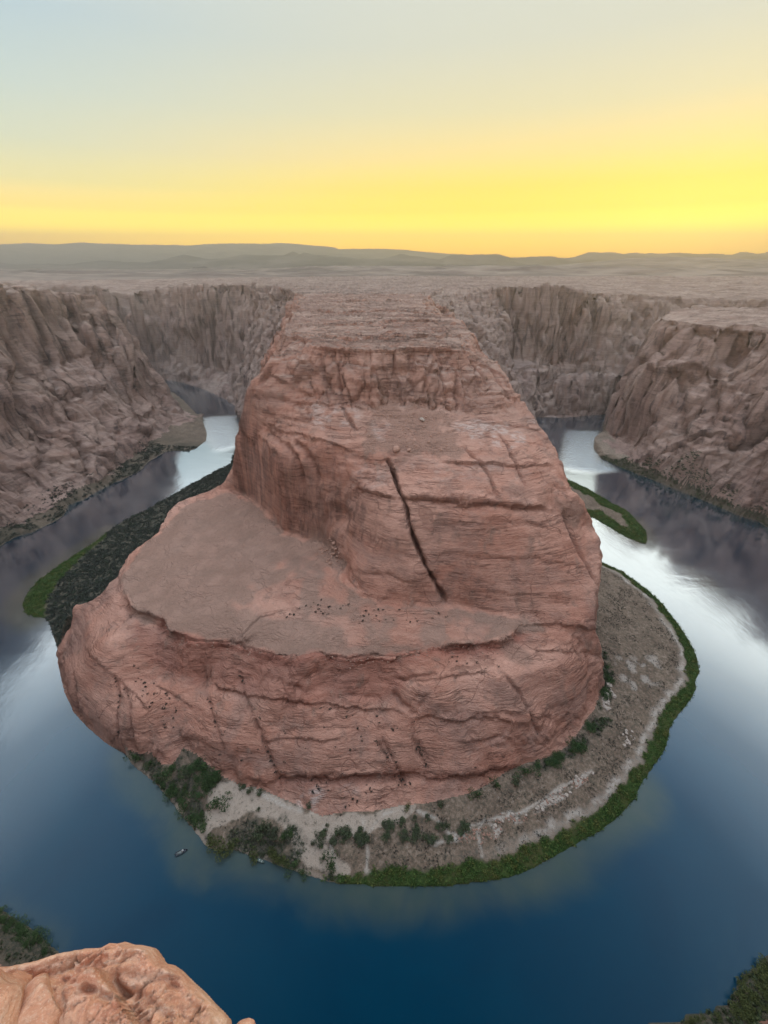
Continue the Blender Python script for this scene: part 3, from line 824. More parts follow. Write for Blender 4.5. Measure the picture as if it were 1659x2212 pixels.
red = np.maximum(red, pm([(300, 1340), (370, 1375), (440, 1390), (600, 1425), (800, 1425), (900, 1450), (840, 1520), (640, 1520), (440, 1480), (350, 1460), (280, 1400)], 6) * 0.5)
red = np.maximum(red, pm([(560, 1685), (760, 1672), (1040, 1665), (1110, 1645), (1100, 1665), (900, 1690), (600, 1700)], 3) * 0.4)
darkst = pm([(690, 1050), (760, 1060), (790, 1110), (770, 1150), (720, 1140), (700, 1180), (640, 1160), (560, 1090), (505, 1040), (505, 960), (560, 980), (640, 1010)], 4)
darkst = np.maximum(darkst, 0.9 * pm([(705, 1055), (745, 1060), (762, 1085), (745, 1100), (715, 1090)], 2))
gravel = bankm.astype(float)
# bank: sand, green strip, pale strip, trails
dsh, ash = line_dist([shore_front[36:]], 30)
edgeN = fbm(GX * 0.06, GY * 0.06, 0, 3, 91)
gw = 8.6 + 2.2 * edgeN + 1.4 * nz2 - 6 * sstep(0.12, 0.0, ash)
green = sstep(gw + 1.0, gw - 1.0, dsh) * sstep(-0.02, 0.05, ash)
green *= inA & ~inRock
isl = in_poly(GX, GY, ISLAND)
disl, _ = line_dist([ISLAND[:14]], 40)
green = np.maximum(green, blur((isl & (disl < 19 + 7 * edgeN)).astype(float), 1))
LGREEN = [(45, 1306), (82, 1252), (143, 1209), (197, 1175), (233, 1150), (225, 1165), (175, 1205), (125, 1260), (100, 1300), (98, 1336), (75, 1335), (52, 1326)]
lgreen_poly = S0(*LGREEN)
green = np.maximum(green, blur((in_poly(GX, GY, lgreen_poly) & inA).astype(float), 2))
palestrip = np.exp(-((dsh - gw - 3.0) / 2.6) ** 2) * sstep(0.12, 0.3, ash)
LSHORE = in_poly(GX, GY, S0((480, 1000), (411, 1047), (233, 1147), (100, 1280), (90, 1345), (125, 1400), (160, 1310), (260, 1200), (350, 1110), (480, 1040)))
scrubdark = blur(((LSHORE & inA & ~inRock) & (green < 0.4)).astype(float), 2)
scrubdark = np.maximum(scrubdark, blur((inA & ~inRock & (GX < -175) & (GY > 232) & (green < 0.4)).astype(float), 2))
for pp in ([(272, 1618), (330, 1635), (395, 1612), (480, 1680), (470, 1700), (440, 1720), (445, 1780), (420, 1795), (380, 1750), (320, 1690), (280, 1650)],
           [(440, 1800), (500, 1790), (560, 1760), (620, 1760), (660, 1800), (660, 1840), (640, 1880), (560, 1860), (470, 1842)],
           [(1150, 1655), (1230, 1620), (1290, 1540), (1300, 1400), (1325, 1460), (1310, 1560), (1240, 1640), (1170, 1665)]):
    scrubdark = np.maximum(scrubdark, pm(pp, 3) * (~inRock) * sstep(-0.5, 0.1, nz2 + 0.2) * 0.9)
scrubdark = np.maximum(scrubdark, inB * sstep(30, 8, H) * (GX < -300) * (H > 0.2) * 0.8 * sstep(760, 690, GY) * (1 - 0.6 * sstep(-0.2, 0.3, nz1)))
dshR, _ = line_dist([S0((1659, 1143), (1597, 1115), (1474, 1063), (1387, 1028), (1296, 990))], 40)
scrubdark = np.maximum(scrubdark, blur(sstep(0.15, -0.15, (dshR - 15 - 9 * edgeN - 6 * nz2) / 20) * inB * 0.85, 3))
dshN, _ = line_dist([S0((0, 1958), (36, 1983), (72, 2004), (125, 2047), (170, 2085)), S0((1404, 2208), (1540, 2174), (1588, 2127), (1604, 2102), (1659, 2055))], 40)
scrubdark = np.maximum(scrubdark, sstep(16, 8, dshN) * inB * 0.9)
sand = pm([(440, 1705), (500, 1695), (563, 1700), (640, 1735), (700, 1765), (800, 1755), (880, 1742), (905, 1755), (840, 1775), (800, 1800), (740, 1800), (690, 1800), (720, 1850), (770, 1885), (740, 1908), (690, 1895),
           (640, 1840), (600, 1780), (540, 1755), (470, 1780), (440, 1820), (425, 1790), (450, 1740)], 4)
sand = sstep(0.35, 0.65, sand + nz2 * 0.3)
sandedge, _ = line_dist([shore_front[22:40]], 12)
sand = np.maximum(sand, np.exp(-(sandedge / 2.5) ** 2))
sand = np.maximum(sand, 0.8 * sstep(0.4, 0.7, pm([(1280, 945), (1303, 932), (1360, 955), (1420, 975), (1500, 1000), (1600, 1040), (1659, 1090), (1659, 1110), (1560, 1080), (1450, 1035), (1380, 1015), (1300, 980)], 4) + nz1 * 0.3) * 0.5)
sand *= (1 - inRock * 0.8)
trails, _ = line_dist([S0(*t) for t in ([(784, 1778), (791, 1813), (795, 1852), (791, 1881), (809, 1895)], [(791, 1813), (809, 1788), (831, 1766), (870, 1756)],
                      [(931, 1826), (985, 1820), (1017, 1790), (1064, 1774), (1124, 1761), (1203, 1711), (1275, 1672)],
                      [(985, 1820), (940, 1775), (900, 1760)], [(700, 1790), (715, 1830), (730, 1880)], [(640, 1760), (600, 1740), (560, 1720)], [(1040, 1850), (1030, 1800), (1045, 1775)])], 6)
pale = np.maximum(pale, np.exp(-((trails + nz2 * 0.8) / 0.8) ** 2) * 0.8 * (~inRock))
pale = np.maximum(pale, palestrip * (0.35 + 0.4 * sstep(-0.2, 0.4, nz2)) * (~inRock))
blk = pm([(970, 1810), (1060, 1770), (1130, 1755), (1210, 1705), (1285, 1660), (1270, 1690), (1160, 1760), (1060, 1800), (990, 1825)], 3)
pale = np.maximum(pale, sstep(0.3, 0.8, blk) * sstep(0.1, 0.5, nz2) * 0.8)
pale = np.maximum(pale, pm([(1330, 1420), (1420, 1420), (1430, 1470), (1370, 1500), (1340, 1470)], 5) * sstep(0.0, 0.5, nz2) * 0.6)
lf = 0.8 * sstep(0.4, 0.7, pm([(60, 760), (250, 745), (300, 850), (250, 880), (200, 850), (150, 870)], 3)) * sstep(-0.3, 0.4, nz1 + 0.2) * (GX < -300)
pale = np.maximum(pale, lf * 0.45)
MASKS = {'bench': bench * (1 - bench_red * 0.75), 'talus': talus_n * rockm, 'pale': pale, 'red': red * inRock, 'stain': darkst, 'green': green,
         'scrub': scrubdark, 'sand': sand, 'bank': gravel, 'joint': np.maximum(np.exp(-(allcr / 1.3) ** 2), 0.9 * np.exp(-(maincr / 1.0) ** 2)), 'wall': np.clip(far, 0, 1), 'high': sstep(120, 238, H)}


# ------------------------------------------------------------------ materials
def mat(name):
    m = bpy.data.materials.new(name)
    m.use_nodes = True
    return m, NT(m.node_tree)


def finish(nt, col, rough=0.9, normal=None, spec=0.2, sss=None):
    b = nt.n('ShaderNodeBsdfPrincipled')
    nt.put(b.inputs['Base Color'], col if isinstance(col, bpy.types.NodeSocket) else (*col, 1))
    nt.put(b.inputs['Roughness'], rough)
    b.inputs['Specular IOR Level'].default_value = spec
    if normal is not None:
        nt.put(b.inputs['Normal'], normal)
    o = nt.n('ShaderNodeOutputMaterial')
    nt.t.links.new(b.outputs[0], o.inputs[0])
    return b


M = {}


def make_rock(name, base, alt, dark):
    m, t = mat(name)
    co = t.n('ShaderNodeTexCoord').outputs['Object']
    geo = t.n('ShaderNodeNewGeometry')
    sp = t.n('ShaderNodeSeparateXYZ')
    t.t.links.new(geo.outputs['Normal'], sp.inputs[0])
    nzz = sp.outputs[2]
    big = t.noise(co, 0.012, 5, 0.6, 0.4)
    col = t.mix(t.step(big, 0.35, 0.68), base, alt)
    wth = t.noise(co, 0.028, 8, 0.66, 0.5)
    col = t.mix(t.math('MULTIPLY', t.step(wth, 0.47, 0.62), 0.55), col, (0.235, 0.150, 0.122))
    # cross bedding
    bed = t.noise(t.mapping(co, (0.03, 0.03, 0.5), (0.12, -0.08, 0)), 1.0, 6, 0.62, 0.8)
    col = t.mix(t.math('MULTIPLY', t.step(bed, 0.42, 0.75), 0.5), col, tuple(v * 1.28 for v in alt))
    col = t.mix(t.math('MULTIPLY', t.step(bed, 0.5, 0.28), 0.45), col, dark)
    fine = t.noise(co, 0.35, 8, 0.68)
    col = t.mix(t.math('MULTIPLY', t.step(fine, 0.45, 0.75), 0.28), col, dark)
    tan = t.mix(t.step(t.noise(t.mapping(co, (0.012, 0.06, 0.25)), 1.0, 8, 0.68, 0.6), 0.40, 0.62), (0.185, 0.125, 0.10), (0.345, 0.255, 0.205))
    col = t.mix(t.math('MULTIPLY', t.attr('high'), t.math('ADD', 0.35, t.math('MULTIPLY', t.step(nzz, 0.6, 0.95), 0.45))), col, tan)
    # dark desert varnish running down steep faces
    st = t.noise(t.mapping(co, (0.10, 0.10, 0.009)), 1.0, 6, 0.62, 0.3)
    patch = t.noise(co, 0.016, 3, 0.5)
    steepm = t.step(nzz, 0.72, 0.35)
    var = t.math('MULTIPLY', t.math('MULTIPLY', t.step(st, 0.47, 0.66), t.step(patch, 0.35, 0.6)), steepm)
    var = t.math('MULTIPLY', var, t.math('ADD', 0.30, t.math('MULTIPLY', t.attr('wall'), 0.5)))
    col = t.mix(var, col, (0.075, 0.055, 0.052))
    st2 = t.noise(t.mapping(co, (0.16, 0.16, 0.012)), 1.0, 6, 0.65, 0.3)
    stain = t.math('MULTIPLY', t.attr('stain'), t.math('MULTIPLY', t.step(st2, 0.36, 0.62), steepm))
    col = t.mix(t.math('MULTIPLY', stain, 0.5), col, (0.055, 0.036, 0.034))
    lt = t.math('MULTIPLY', t.math('MULTIPLY', t.step(st2, 0.62, 0.74), t.step(st, 0.55, 0.4)), steepm)
    col = t.mix(t.math('MULTIPLY', lt, 0.35), col, (0.42, 0.31, 0.25))
    # thin open joints and bedding partings, drawn as dark lines
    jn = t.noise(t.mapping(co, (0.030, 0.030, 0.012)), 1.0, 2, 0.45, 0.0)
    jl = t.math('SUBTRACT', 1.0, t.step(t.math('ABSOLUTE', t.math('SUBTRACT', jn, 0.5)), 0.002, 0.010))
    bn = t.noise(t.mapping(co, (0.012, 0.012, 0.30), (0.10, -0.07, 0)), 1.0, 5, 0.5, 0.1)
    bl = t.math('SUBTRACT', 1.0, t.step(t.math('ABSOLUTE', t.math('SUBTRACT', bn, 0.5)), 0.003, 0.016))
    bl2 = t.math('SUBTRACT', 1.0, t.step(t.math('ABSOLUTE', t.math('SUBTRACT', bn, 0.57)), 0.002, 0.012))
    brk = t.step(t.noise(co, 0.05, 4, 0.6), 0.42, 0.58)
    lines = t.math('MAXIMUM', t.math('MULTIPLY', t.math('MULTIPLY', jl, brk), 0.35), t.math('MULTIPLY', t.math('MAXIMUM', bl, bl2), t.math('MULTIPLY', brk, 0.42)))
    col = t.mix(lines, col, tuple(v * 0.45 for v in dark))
    crum = t.noise(co, 0.55, 9, 0.75)
    col = t.mix(t.math('MULTIPLY', t.step(crum, 0.60, 0.70), 0.22), col, tuple(v * 0.5 for v in dark))
    col = t.mix(t.math('MULTIPLY', t.step(crum, 0.42, 0.32), 0.22), col, tuple(min(0.6, v * 1.35) for v in alt))
    # regions
    col = t.mix(t.math('MULTIPLY', t.attr('red'), 0.75), col, t.mix(fine, (0.20, 0.058, 0.040), (0.31, 0.115, 0.08)))
    gr = t.noise(co, 1.3, 6, 0.7)
    bcol = t.mix(t.step(t.noise(co, 0.05, 6, 0.65), 0.35, 0.65), (0.215, 0.138, 0.104), (0.30, 0.19, 0.145))
    bcol = t.mix(t.math('MULTIPLY', t.step(gr, 0.5, 0.72), 0.4), bcol, (0.11, 0.08, 0.062))
    col = t.mix(t.math('MULTIPLY', t.attr('bench'), 0.92), col, bcol)
    tcol = t.mix(t.step(gr, 0.4, 0.65), (0.31, 0.185, 0.138), (0.20, 0.12, 0.092))
    col = t.mix(t.attr('talus'), col, tcol)
    pn = t.noise(t.mapping(co, (0.10, 0.22, 0.3), (0, 0, 0.4)), 1.0, 8, 0.75)
    pal = t.math('MULTIPLY', t.attr('pale'), t.step(pn, 0.40, 0.60))
    col = t.mix(pal, col, (0.50, 0.39, 0.34))
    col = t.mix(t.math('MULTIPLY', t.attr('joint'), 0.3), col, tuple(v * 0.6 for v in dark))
    # scattered tiny shrub tufts and pebbles as dark flecks of desert varnish
    n1 = t.noise(co, 0.9, 6, 0.7)
    n2 = t.noise(t.mapping(co, (0.25, 0.25, 1.6), (0.1, -0.07, 0)), 1.0, 5, 0.65, 0.5)
    hgt = t.math('ADD', t.math('MULTIPLY', n1, 0.28), n2)
    nrm = t.bump(t.math('SUBTRACT', hgt, t.math('MULTIPLY', lines, 0.8)), 1.0, 1.8)
    nrm = t.bump(t.noise(co, 0.16, 5, 0.55), 0.4, 2.5, nrm)
    finish(t, col, 0.92, nrm, 0.15)
    return m


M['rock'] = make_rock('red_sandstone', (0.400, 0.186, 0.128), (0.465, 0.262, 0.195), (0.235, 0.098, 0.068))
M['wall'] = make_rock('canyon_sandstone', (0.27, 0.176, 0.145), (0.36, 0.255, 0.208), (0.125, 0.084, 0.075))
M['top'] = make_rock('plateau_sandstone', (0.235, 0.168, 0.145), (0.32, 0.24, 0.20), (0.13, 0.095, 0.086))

m, t = mat('river_bank')
co = t.n('ShaderNodeTexCoord').outputs['Object']
a1 = t.noise(co, 0.06, 7, 0.68)
a2 = t.noise(co, 0.45, 7, 0.72)
a3 = t.noise(co, 1.6, 5, 0.7)
col = t.mix(t.step(a1, 0.35, 0.65), (0.145, 0.100, 0.072), (0.215, 0.155, 0.112))
col = t.mix(t.math('MULTIPLY', t.step(a2, 0.44, 0.62), 0.75), col, (0.075, 0.068, 0.050))
col = t.mix(t.math('MULTIPLY', t.step(a2, 0.48, 0.36), 0.35), col, (0.34, 0.285, 0.235))
col = t.mix(t.math('MULTIPLY', t.attr('sand'), t.step(a2, 0.72, 0.5)), col, t.mix(a1, (0.30, 0.235, 0.185), (0.44, 0.36, 0.29)))
col = t.mix(t.math('MULTIPLY', t.attr('pale'), t.step(a2, 0.35, 0.52)), col, (0.46, 0.405, 0.35))
col = t.mix(t.math('MULTIPLY', t.attr('scrub'), t.step(a2, 0.60, 0.46)), col, t.mix(t.step(a3, 0.4, 0.6), (0.026, 0.032, 0.024), (0.060, 0.062, 0.046)))
gcol = t.mix(t.step(a2, 0.4, 0.62), (0.022, 0.046, 0.011), (0.055, 0.082, 0.022))
gcol = t.mix(t.math('MULTIPLY', t.step(a1, 0.48, 0.62), 0.6), gcol, (0.085, 0.070, 0.030))
col = t.mix(t.attr('green'), col, gcol)
col = t.mix(t.math('MULTIPLY', t.step(a3, 0.5, 0.7), 0.3), col, (0.05, 0.045, 0.035))
nrm = t.bump(t.math('ADD', a2, t.math('MULTIPLY', a3, 0.4)), 0.8, 0.9)
finish(t, col, 0.95, nrm, 0.1)
M['bank'] = m


def foliage_mat(name, c1, c2, c3):
    m, t = mat(name)
    co = t.n('ShaderNodeTexCoord').outputs['Object']
    geo = t.n('ShaderNodeNewGeometry')
    rnd = geo.outputs['Random Per Island']
    col = t.mix(rnd, c1, c2)
    col = t.mix(t.step(t.noise(geo.outputs['Position'], 0.25, 3), 0.45, 0.65), col, c3)
    finish(t, col, 0.8, None, 0.25)
    return m


M['reed'] = foliage_mat('reed_green', (0.020, 0.056, 0.010), (0.070, 0.118, 0.024), (0.098, 0.105, 0.026))
M['dark_scrub'] = foliage_mat('dark_scrub_foliage', (0.022, 0.026, 0.022), (0.058, 0.062, 0.048), (0.035, 0.048, 0.028))
M['tamarisk'] = foliage_mat('tamarisk_foliage', (0.026, 0.040, 0.018), (0.075, 0.090, 0.040), (0.050, 0.055, 0.032))
M['tree'] = foliage_mat('cottonwood_foliage', (0.018, 0.038, 0.012), (0.060, 0.095, 0.028), (0.030, 0.060, 0.018))
M['olive'] = foliage_mat('olive_bush_foliage', (0.035, 0.050, 0.014), (0.095, 0.105, 0.030), (0.06, 0.07, 0.02))
M['desert'] = foliage_mat('desert_shrub_foliage', (0.016, 0.015, 0.012), (0.040, 0.040, 0.028), (0.028, 0.022, 0.018))
m, t = mat('bark')
co = t.n('ShaderNodeTexCoord').outputs['Object']
finish(t, t.mix(t.noise(t.mapping(co, (3, 3, 0.6)), 1, 4), (0.06, 0.045, 0.035), (0.13, 0.10, 0.08)), 0.9)
M['bark'] = m


# ------------------------------------------------------------------ mesh helpers
def mesh_np(name, V, Fq, materials, attrs=None, smooth=True, mats=None):
    me = bpy.data.meshes.new(name)
    V = np.ascontiguousarray(V, np.float32)
    Fq = np.ascontiguousarray(Fq, np.int32)
    k = Fq.shape[1]
    me.vertices.add(len(V)); me.vertices.foreach_set('co', V.ravel())
    me.loops.add(Fq.size); me.loops.foreach_set('vertex_index', Fq.ravel())
    me.polygons.add(len(Fq))
    me.polygons.foreach_set('loop_start', np.arange(0, Fq.size, k, dtype=np.int32))
    me.polygons.foreach_set('loop_total', np.full(len(Fq), k, np.int32))
    if mats is not None:
        me.polygons.foreach_set('material_index', np.ascontiguousarray(mats, np.int32))
    me.update(calc_edges=True)
    me.polygons.foreach_set('use_smooth', np.full(len(Fq), smooth, bool))
    for mt in (materials if isinstance(materials, (list, tuple)) else [materials]):
        me.materials.append(mt)
    for a, v in (attrs or {}).items():
        at = me.attributes.new(a, 'FLOAT', 'POINT')
        at.data.foreach_set('value', np.ascontiguousarray(v, np.float32))
    return me


def link(me, name, parent=None, loc=(0, 0, 0), rot=(0, 0, 0), scale=(1, 1, 1)):
    o = bpy.data.objects.new(name, me)
    scene.collection.objects.link(o)
    o.parent = parent
    o.location = loc
    o.rotation_euler = rot
    o.scale = scale
    return o


def tag(o, label, cat, group=None, kind=None):
    o['label'] = label
    o['category'] = cat
    if group:
        o['group'] = group
    if kind:
        o['kind'] = kind
    return o


# ------------------------------------------------------------------ terrain objects from the one grid
cx = 0.5 * (xs[1:] + xs[:-1]); cy = 0.5 * (ys[1:] + ys[:-1])
CX, CY = np.meshgrid(cx, cy)
reg = np.zeros((NY - 1, NX - 1), np.int8)
cA = in_poly(CX, CY, LAND_A) | in_poly(CX, CY, ISLAND)
cB = in_poly(CX, CY, LAND_B) & ~cA
cR = in_poly(CX, CY, ROCK)
up = np.maximum.reduce([VZ[:-1, :-1], VZ[1:, :-1], VZ[:-1, 1:], VZ[1:, 1:]]) > -2.5
reg[:] = np.where(CY > 300, np.where(CX < 0, 4, 5), 6)
near = (CY < 300) & (CY < 260)
reg[cA] = 2
reg[cA & cR] = 1
reg[cA & (CY > 790)] = 3
hc = sampler(H)(CX, CY)
reg[(CY > 900) & (CX > -300) & (CX < 1200) & (hc > -5) & cA] = 3
reg[~up] = 0
idx = np.arange(NY * NX).reshape(NY, NX)
quads = np.stack([idx[:-1, :-1], idx[:-1, 1:], idx[1:, 1:], idx[1:, :-1]], -1)
allV = np.stack([VX, VY, VZ], -1).reshape(-1, 3)
flatM = {k: v.ravel() for k, v in MASKS.items()}
INFO = {1: ('butte', 'rock', 'rounded red sandstone butte filling the inside of the horseshoe river bend', 'butte'),
        2: ('riverbank', 'bank', 'flat sandy and scrubby bank ringing the foot of the central butte', 'riverbank'),
        3: ('plateau', 'top', 'far canyon wall and layered plateau that the butte joins at its neck', 'plateau'),
        4: ('canyon_wall', 'wall', 'steep streaked canyon wall rising left of the river with a bare nose', 'canyon wall'),
        5: ('mesa', 'wall', 'flat topped sandstone mesa with a sandy apron right of the river', 'mesa'),
        6: ('cliff', 'rock', 'near cliff under the viewpoint with scrub at its foot by the water', 'cliff')}
for rid, (nm, mt, lab, cat) in INFO.items():
    q = quads[reg == rid]
    used, inv = np.unique(q.ravel(), return_inverse=True)
    q = inv.reshape(-1, 4)
    mats = None
    ml = [M[mt]]
    if rid in (4, 5, 6):
        # low flat ground by the river is bank, the rest is rock
        zc = allV[used][:, 2][q].mean(1)
        sl = sampler(slope)(allV[used][:, 0], allV[used][:, 1])[q].mean(1)
        lim = 11 if rid == 5 else (9 if rid == 4 else 14)
        mats = ((zc + 2.5 * fbm(allV[used][:, 0] * 0.06, allV[used][:, 1] * 0.06, 0, 4, 17)[q].mean(1) < lim)).astype(int)
        ml = [M[mt], M['bank']]
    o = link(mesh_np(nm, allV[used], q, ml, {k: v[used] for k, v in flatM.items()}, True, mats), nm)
    tag(o, lab, cat, kind='structure')
print('terrain quads', int((reg > 0).sum()))

# ------------------------------------------------------------------ far country: plateau floor, low swell, ridges
BASE = np.interp


def strip(name, prof, dist, front, back, z_front, z_back, lab, cat, mt, ny=40, seed=5, rough=1.0):
    """a range of hills whose crest runs through PROF at forward distance DIST, with a sloping front and back"""
    pr = np.array([PD(px, py, dist) for px, py in prof])
    x = np.linspace(-dist * 1.25, dist * 1.25, 620)
    crest = np.interp(x, pr[:, 0], pr[:, 2])
    q_ = 4500.0 / dist
    crest = crest + fbm(x * 0.008 * q_, x * 0 + seed, 0, 5, seed, 0.6) * dist * 0.0009 * rough
    t = np.concatenate([np.linspace(0, 1, ny), np.linspace(1, 2, 14)[1:]])
    T, X = np.meshgrid(t, x, indexing='ij')
    cr = crest[None] + 0 * T
    Y = np.where(T < 1, dist - front * (1 - T), dist + back * (T - 1))
    k = np.where(T < 1, T, 2 - T)
    gul = np.abs(fbm(X * 0.0030 * q_, Y * 0.0012 * q_, 0, 5, seed + 3, 0.6))
    prof_k = k ** 1.3
    zf_ = np.where(T < 1, z_front, z_back)
    Z = zf_ + (cr - zf_) * prof_k - gul * (1 - prof_k) * prof_k * (cr - zf_) * 1.6 * rough
    Z += fbm(X * 0.006 * q_, Y * 0.006 * q_, 0, 4, seed + 6) * 9 / q_ * rough * prof_k * (1 - prof_k)
    V = np.stack([X, Y, Z], -1).reshape(-1, 3)
    n0, n1 = X.shape
    ii = np.arange(n0 * n1).reshape(n0, n1)
    q = np.stack([ii[:-1, :-1], ii[:-1, 1:], ii[1:, 1:], ii[1:, :-1]], -1).reshape(-1, 4)
    o = link(mesh_np(name, V, q, mt), name)
    return tag(o, lab, cat, kind='structure')


m, t = mat('distant_desert')
co = t.n('ShaderNodeTexCoord').outputs['Object']
a1 = t.noise(t.mapping(co, (0.003, 0.010, 0.01)), 1.0, 8, 0.65)
a2 = t.noise(t.mapping(co, (0.004, 0.004, 0.06)), 1.0, 5, 0.6, 0.5)
col = t.mix(t.step(a1, 0.36, 0.66), (0.12, 0.095, 0.08), (0.27, 0.21, 0.17))
col = t.mix(t.math('MULTIPLY', t.step(a2, 0.45, 0.65), 0.5), col, (0.12, 0.085, 0.075))
finish(t, col, 0.95, t.bump(a1, 1.0, 8.0), 0.1)
M['distant'] = m
m, t = mat('dark_hills')
co = t.n('ShaderNodeTexCoord').outputs['Object']
a1 = t.noise(t.mapping(co, (0.0012, 0.0012, 0.01)), 1.0, 8, 0.65)
finish(t, t.mix(t.step(a1, 0.38, 0.64), (0.045, 0.038, 0.040), (0.16, 0.125, 0.11)), 0.95, t.bump(a1, 1.0, 20.0), 0.1)
M['hills'] = m

# plateau floor
gxs = np.sinh(np.linspace(-3.2, 3.2, 420)) / np.sinh(3.2) * 12300
gys = np.concatenate([np.linspace(1552, 2800, 150), np.geomspace(2800, 11500, 110)[1:]])
X, Y = np.meshgrid(gxs, gys)
ground_t = sampler(VZ)
led = fbm(X * 0.0022, Y * 0.006, 0, 5, 15) * 5
Z = 250 + sstep(1540, 1900, Y) * ((np.floor(led) + sstep(0.7, 1, led - np.floor(led))) * 3.0 + fbm(X * 0.01, Y * 0.03, 0, 3, 5) * 2.0) - sstep(2400, 5000, Y) * 50 - sstep(5000, 10000, Y) * 50
Z -= sstep(1540, 2000, Y) * sstep(-200, -900, X) * 14
near_ = ground_t(np.clip(X, xs[0], xs[-1]), np.minimum(Y, ys[-1] - 2)) - 0.3
Z = np.where(np.abs(X) < 1600, near_ + (Z - near_) * sstep(1560, 1800, Y), Z)
ii = np.arange(X.size).reshape(X.shape)
q = np.stack([ii[:-1, :-1], ii[:-1, 1:], ii[1:, 1:], ii[1:, :-1]], -1).reshape(-1, 4)
tag(link(mesh_np('desert', np.stack([X, Y, Z], -1).reshape(-1, 3), q, M['distant']), 'desert'),
    'open desert floor of low sandstone ledges stretching beyond the canyon rim', 'desert', kind='structure')
# side country beyond the grid
for sgn, lab in ((-1, 'desert ground beyond the left canyon wall'), (1, 'desert ground beyond the right mesa')):
    x = np.linspace(1485, 7000, 60) * sgn
    y = np.linspace(-3000, 1545, 60)
    X, Y = np.meshgrid(x, y)
    Z = 255 + fbm(X * 0.002, Y * 0.002, 0, 4, 25) * 5 - 8 * sstep(1400, 1545, Y)
    ii = np.arange(X.size).reshape(X.shape)
    q = np.stack([ii[:-1, :-1], ii[:-1, 1:], ii[1:, 1:], ii[1:, :-1]], -1).reshape(-1, 4)
    tag(link(mesh_np('ground', np.stack([X, Y, Z], -1).reshape(-1, 3), q, M['distant']), 'ground'), lab, 'ground', kind='structure')

RANGE1 = [(-1600, 545), (-700, 532), (0, 528), (54, 525), (125, 528), (150, 525), (179, 524), (222, 526), (304, 528), (412, 530), (465, 526), (573, 526), (601, 525), (640, 527),
          (683, 531), (723, 534), (733, 538), (816, 537), (880, 540), (916, 544), (988, 549), (1016, 551), (1100, 556), (1659, 560), (2600, 560)]
RIDGE2 = [(-1500, 575), (-500, 570), (0, 567), (21, 571), (64, 572), (104, 569), (143, 573), (190, 572), (205, 565), (222, 562), (268, 565), (311, 568), (358, 563), (376, 556), (397, 550), (422, 554), (451, 561),
          (476, 559), (500, 555), (526, 550), (573, 552), (612, 552), (624, 546), (633, 543), (647, 549), (658, 546), (676, 550), (719, 552), (755, 556), (805, 560), (826, 559), (848, 554), (866, 547), (884, 552),
          (916, 556), (948, 561), (970, 552), (984, 550), (1016, 550), (1050, 549), (1070, 547), (1098, 554), (1108, 557), (1143, 554), (1195, 554), (1220, 558), (1240, 556), (1255, 550), (1272, 544),
          (1307, 545), (1349, 548), (1373, 545), (1394, 548), (1446, 546), (1499, 548), (1586, 549), (1597, 544), (1612, 543), (1624, 548), (1650, 547), (1659, 544), (1800, 546), (3000, 550)]
SWELL = [(-2500, 640), (880, 600), (927, 594), (945, 588), (1006, 584), (1077, 583), (1136, 578), (1202, 572), (1254, 568), (1307, 563), (1377, 557), (1429, 555), (1499, 555), (1569, 558),
         (1659, 561), (2200, 570), (3500, 575)]
strip('mountains', RANGE1, 11000, 1900, 1200, 140, 140, 'long flat topped blue mountain range on the left horizon, the farthest of all', 'mountains', M['distant'], seed=5, rough=0.5)
strip('hills', RIDGE2, 7500, 2400, 1200, 175, 150, 'hazy knobbly ridge with small peaks in front of the blue range', 'hills', M['hills'], seed=6)
strip('terrain', SWELL, 3800, 1900, 900, 238, 190, 'broad smooth swell of desert rising behind the far canyon wall at right', 'hill', M['distant'], seed=9, rough=0.6)
L3 = [(-3000, 620), (-900, 600), (0, 585), (80, 592), (150, 590), (230, 583), (300, 598), (340, 612), (380, 620), (600, 640), (3000, 660)]
strip('hill', L3, 4600, 1200, 700, 190, 180, 'dark low hill in the haze behind the left canyon wall', 'hill', M['hills'], seed=12, rough=1.2)

# ------------------------------------------------------------------ river
m, t = mat('river_water')
co = t.n('ShaderNodeTexCoord').outputs['Object']
sh = t.attr('shallow')
n1 = t.noise(co, 0.02, 5, 0.6, 0.6)
shn = t.math('MULTIPLY', t.step(t.math('ADD', sh, t.math('MULTIPLY', t.math('SUBTRACT', n1, 0.5), 0.9)), 0.25, 0.95), 1.0)
deep = t.mix(n1, (0.000, 0.024, 0.054), (0.0, 0.042, 0.078))
col = t.mix(shn, deep, t.mix(t.noise(co, 0.08, 4), (0.034, 0.060, 0.052), (0.072, 0.082, 0.064)))
lw = t.n('ShaderNodeLayerWeight')
lw.inputs[0].default_value = 0.5
rip = t.noise(t.mapping(co, (0.10, 0.05, 0.1)), 1.0, 5, 0.6, 0.4)
rip2 = t.noise(co, 0.55, 4, 0.6)
cur = t.step(t.noise(t.mapping(co, (0.008, 0.02, 1), (0, 0, 0.5)), 1.0, 4, 0.6, 1.0), 0.42, 0.7)
wind = t.step(t.noise(t.mapping(co, (0.004, 0.010, 1), (0, 0, 0.7)), 1.0, 5, 0.6, 0.8), 0.4, 0.65)
nrm = t.bump(t.math('MULTIPLY', t.math('ADD', rip, t.math('MULTIPLY', rip2, 0.5)), t.math('ADD', 0.4, wind)), 0.30, 0.35)
rap = t.attr('rapid')
nrm2 = t.bump(t.math('MULTIPLY', t.noise(t.mapping(co, (0.25, 0.12, 0.2)), 1.0, 5, 0.7), rap), 1.0, 1.8, nrm)
lay = t.math('POWER', lw.outputs['Facing'], 1.0)
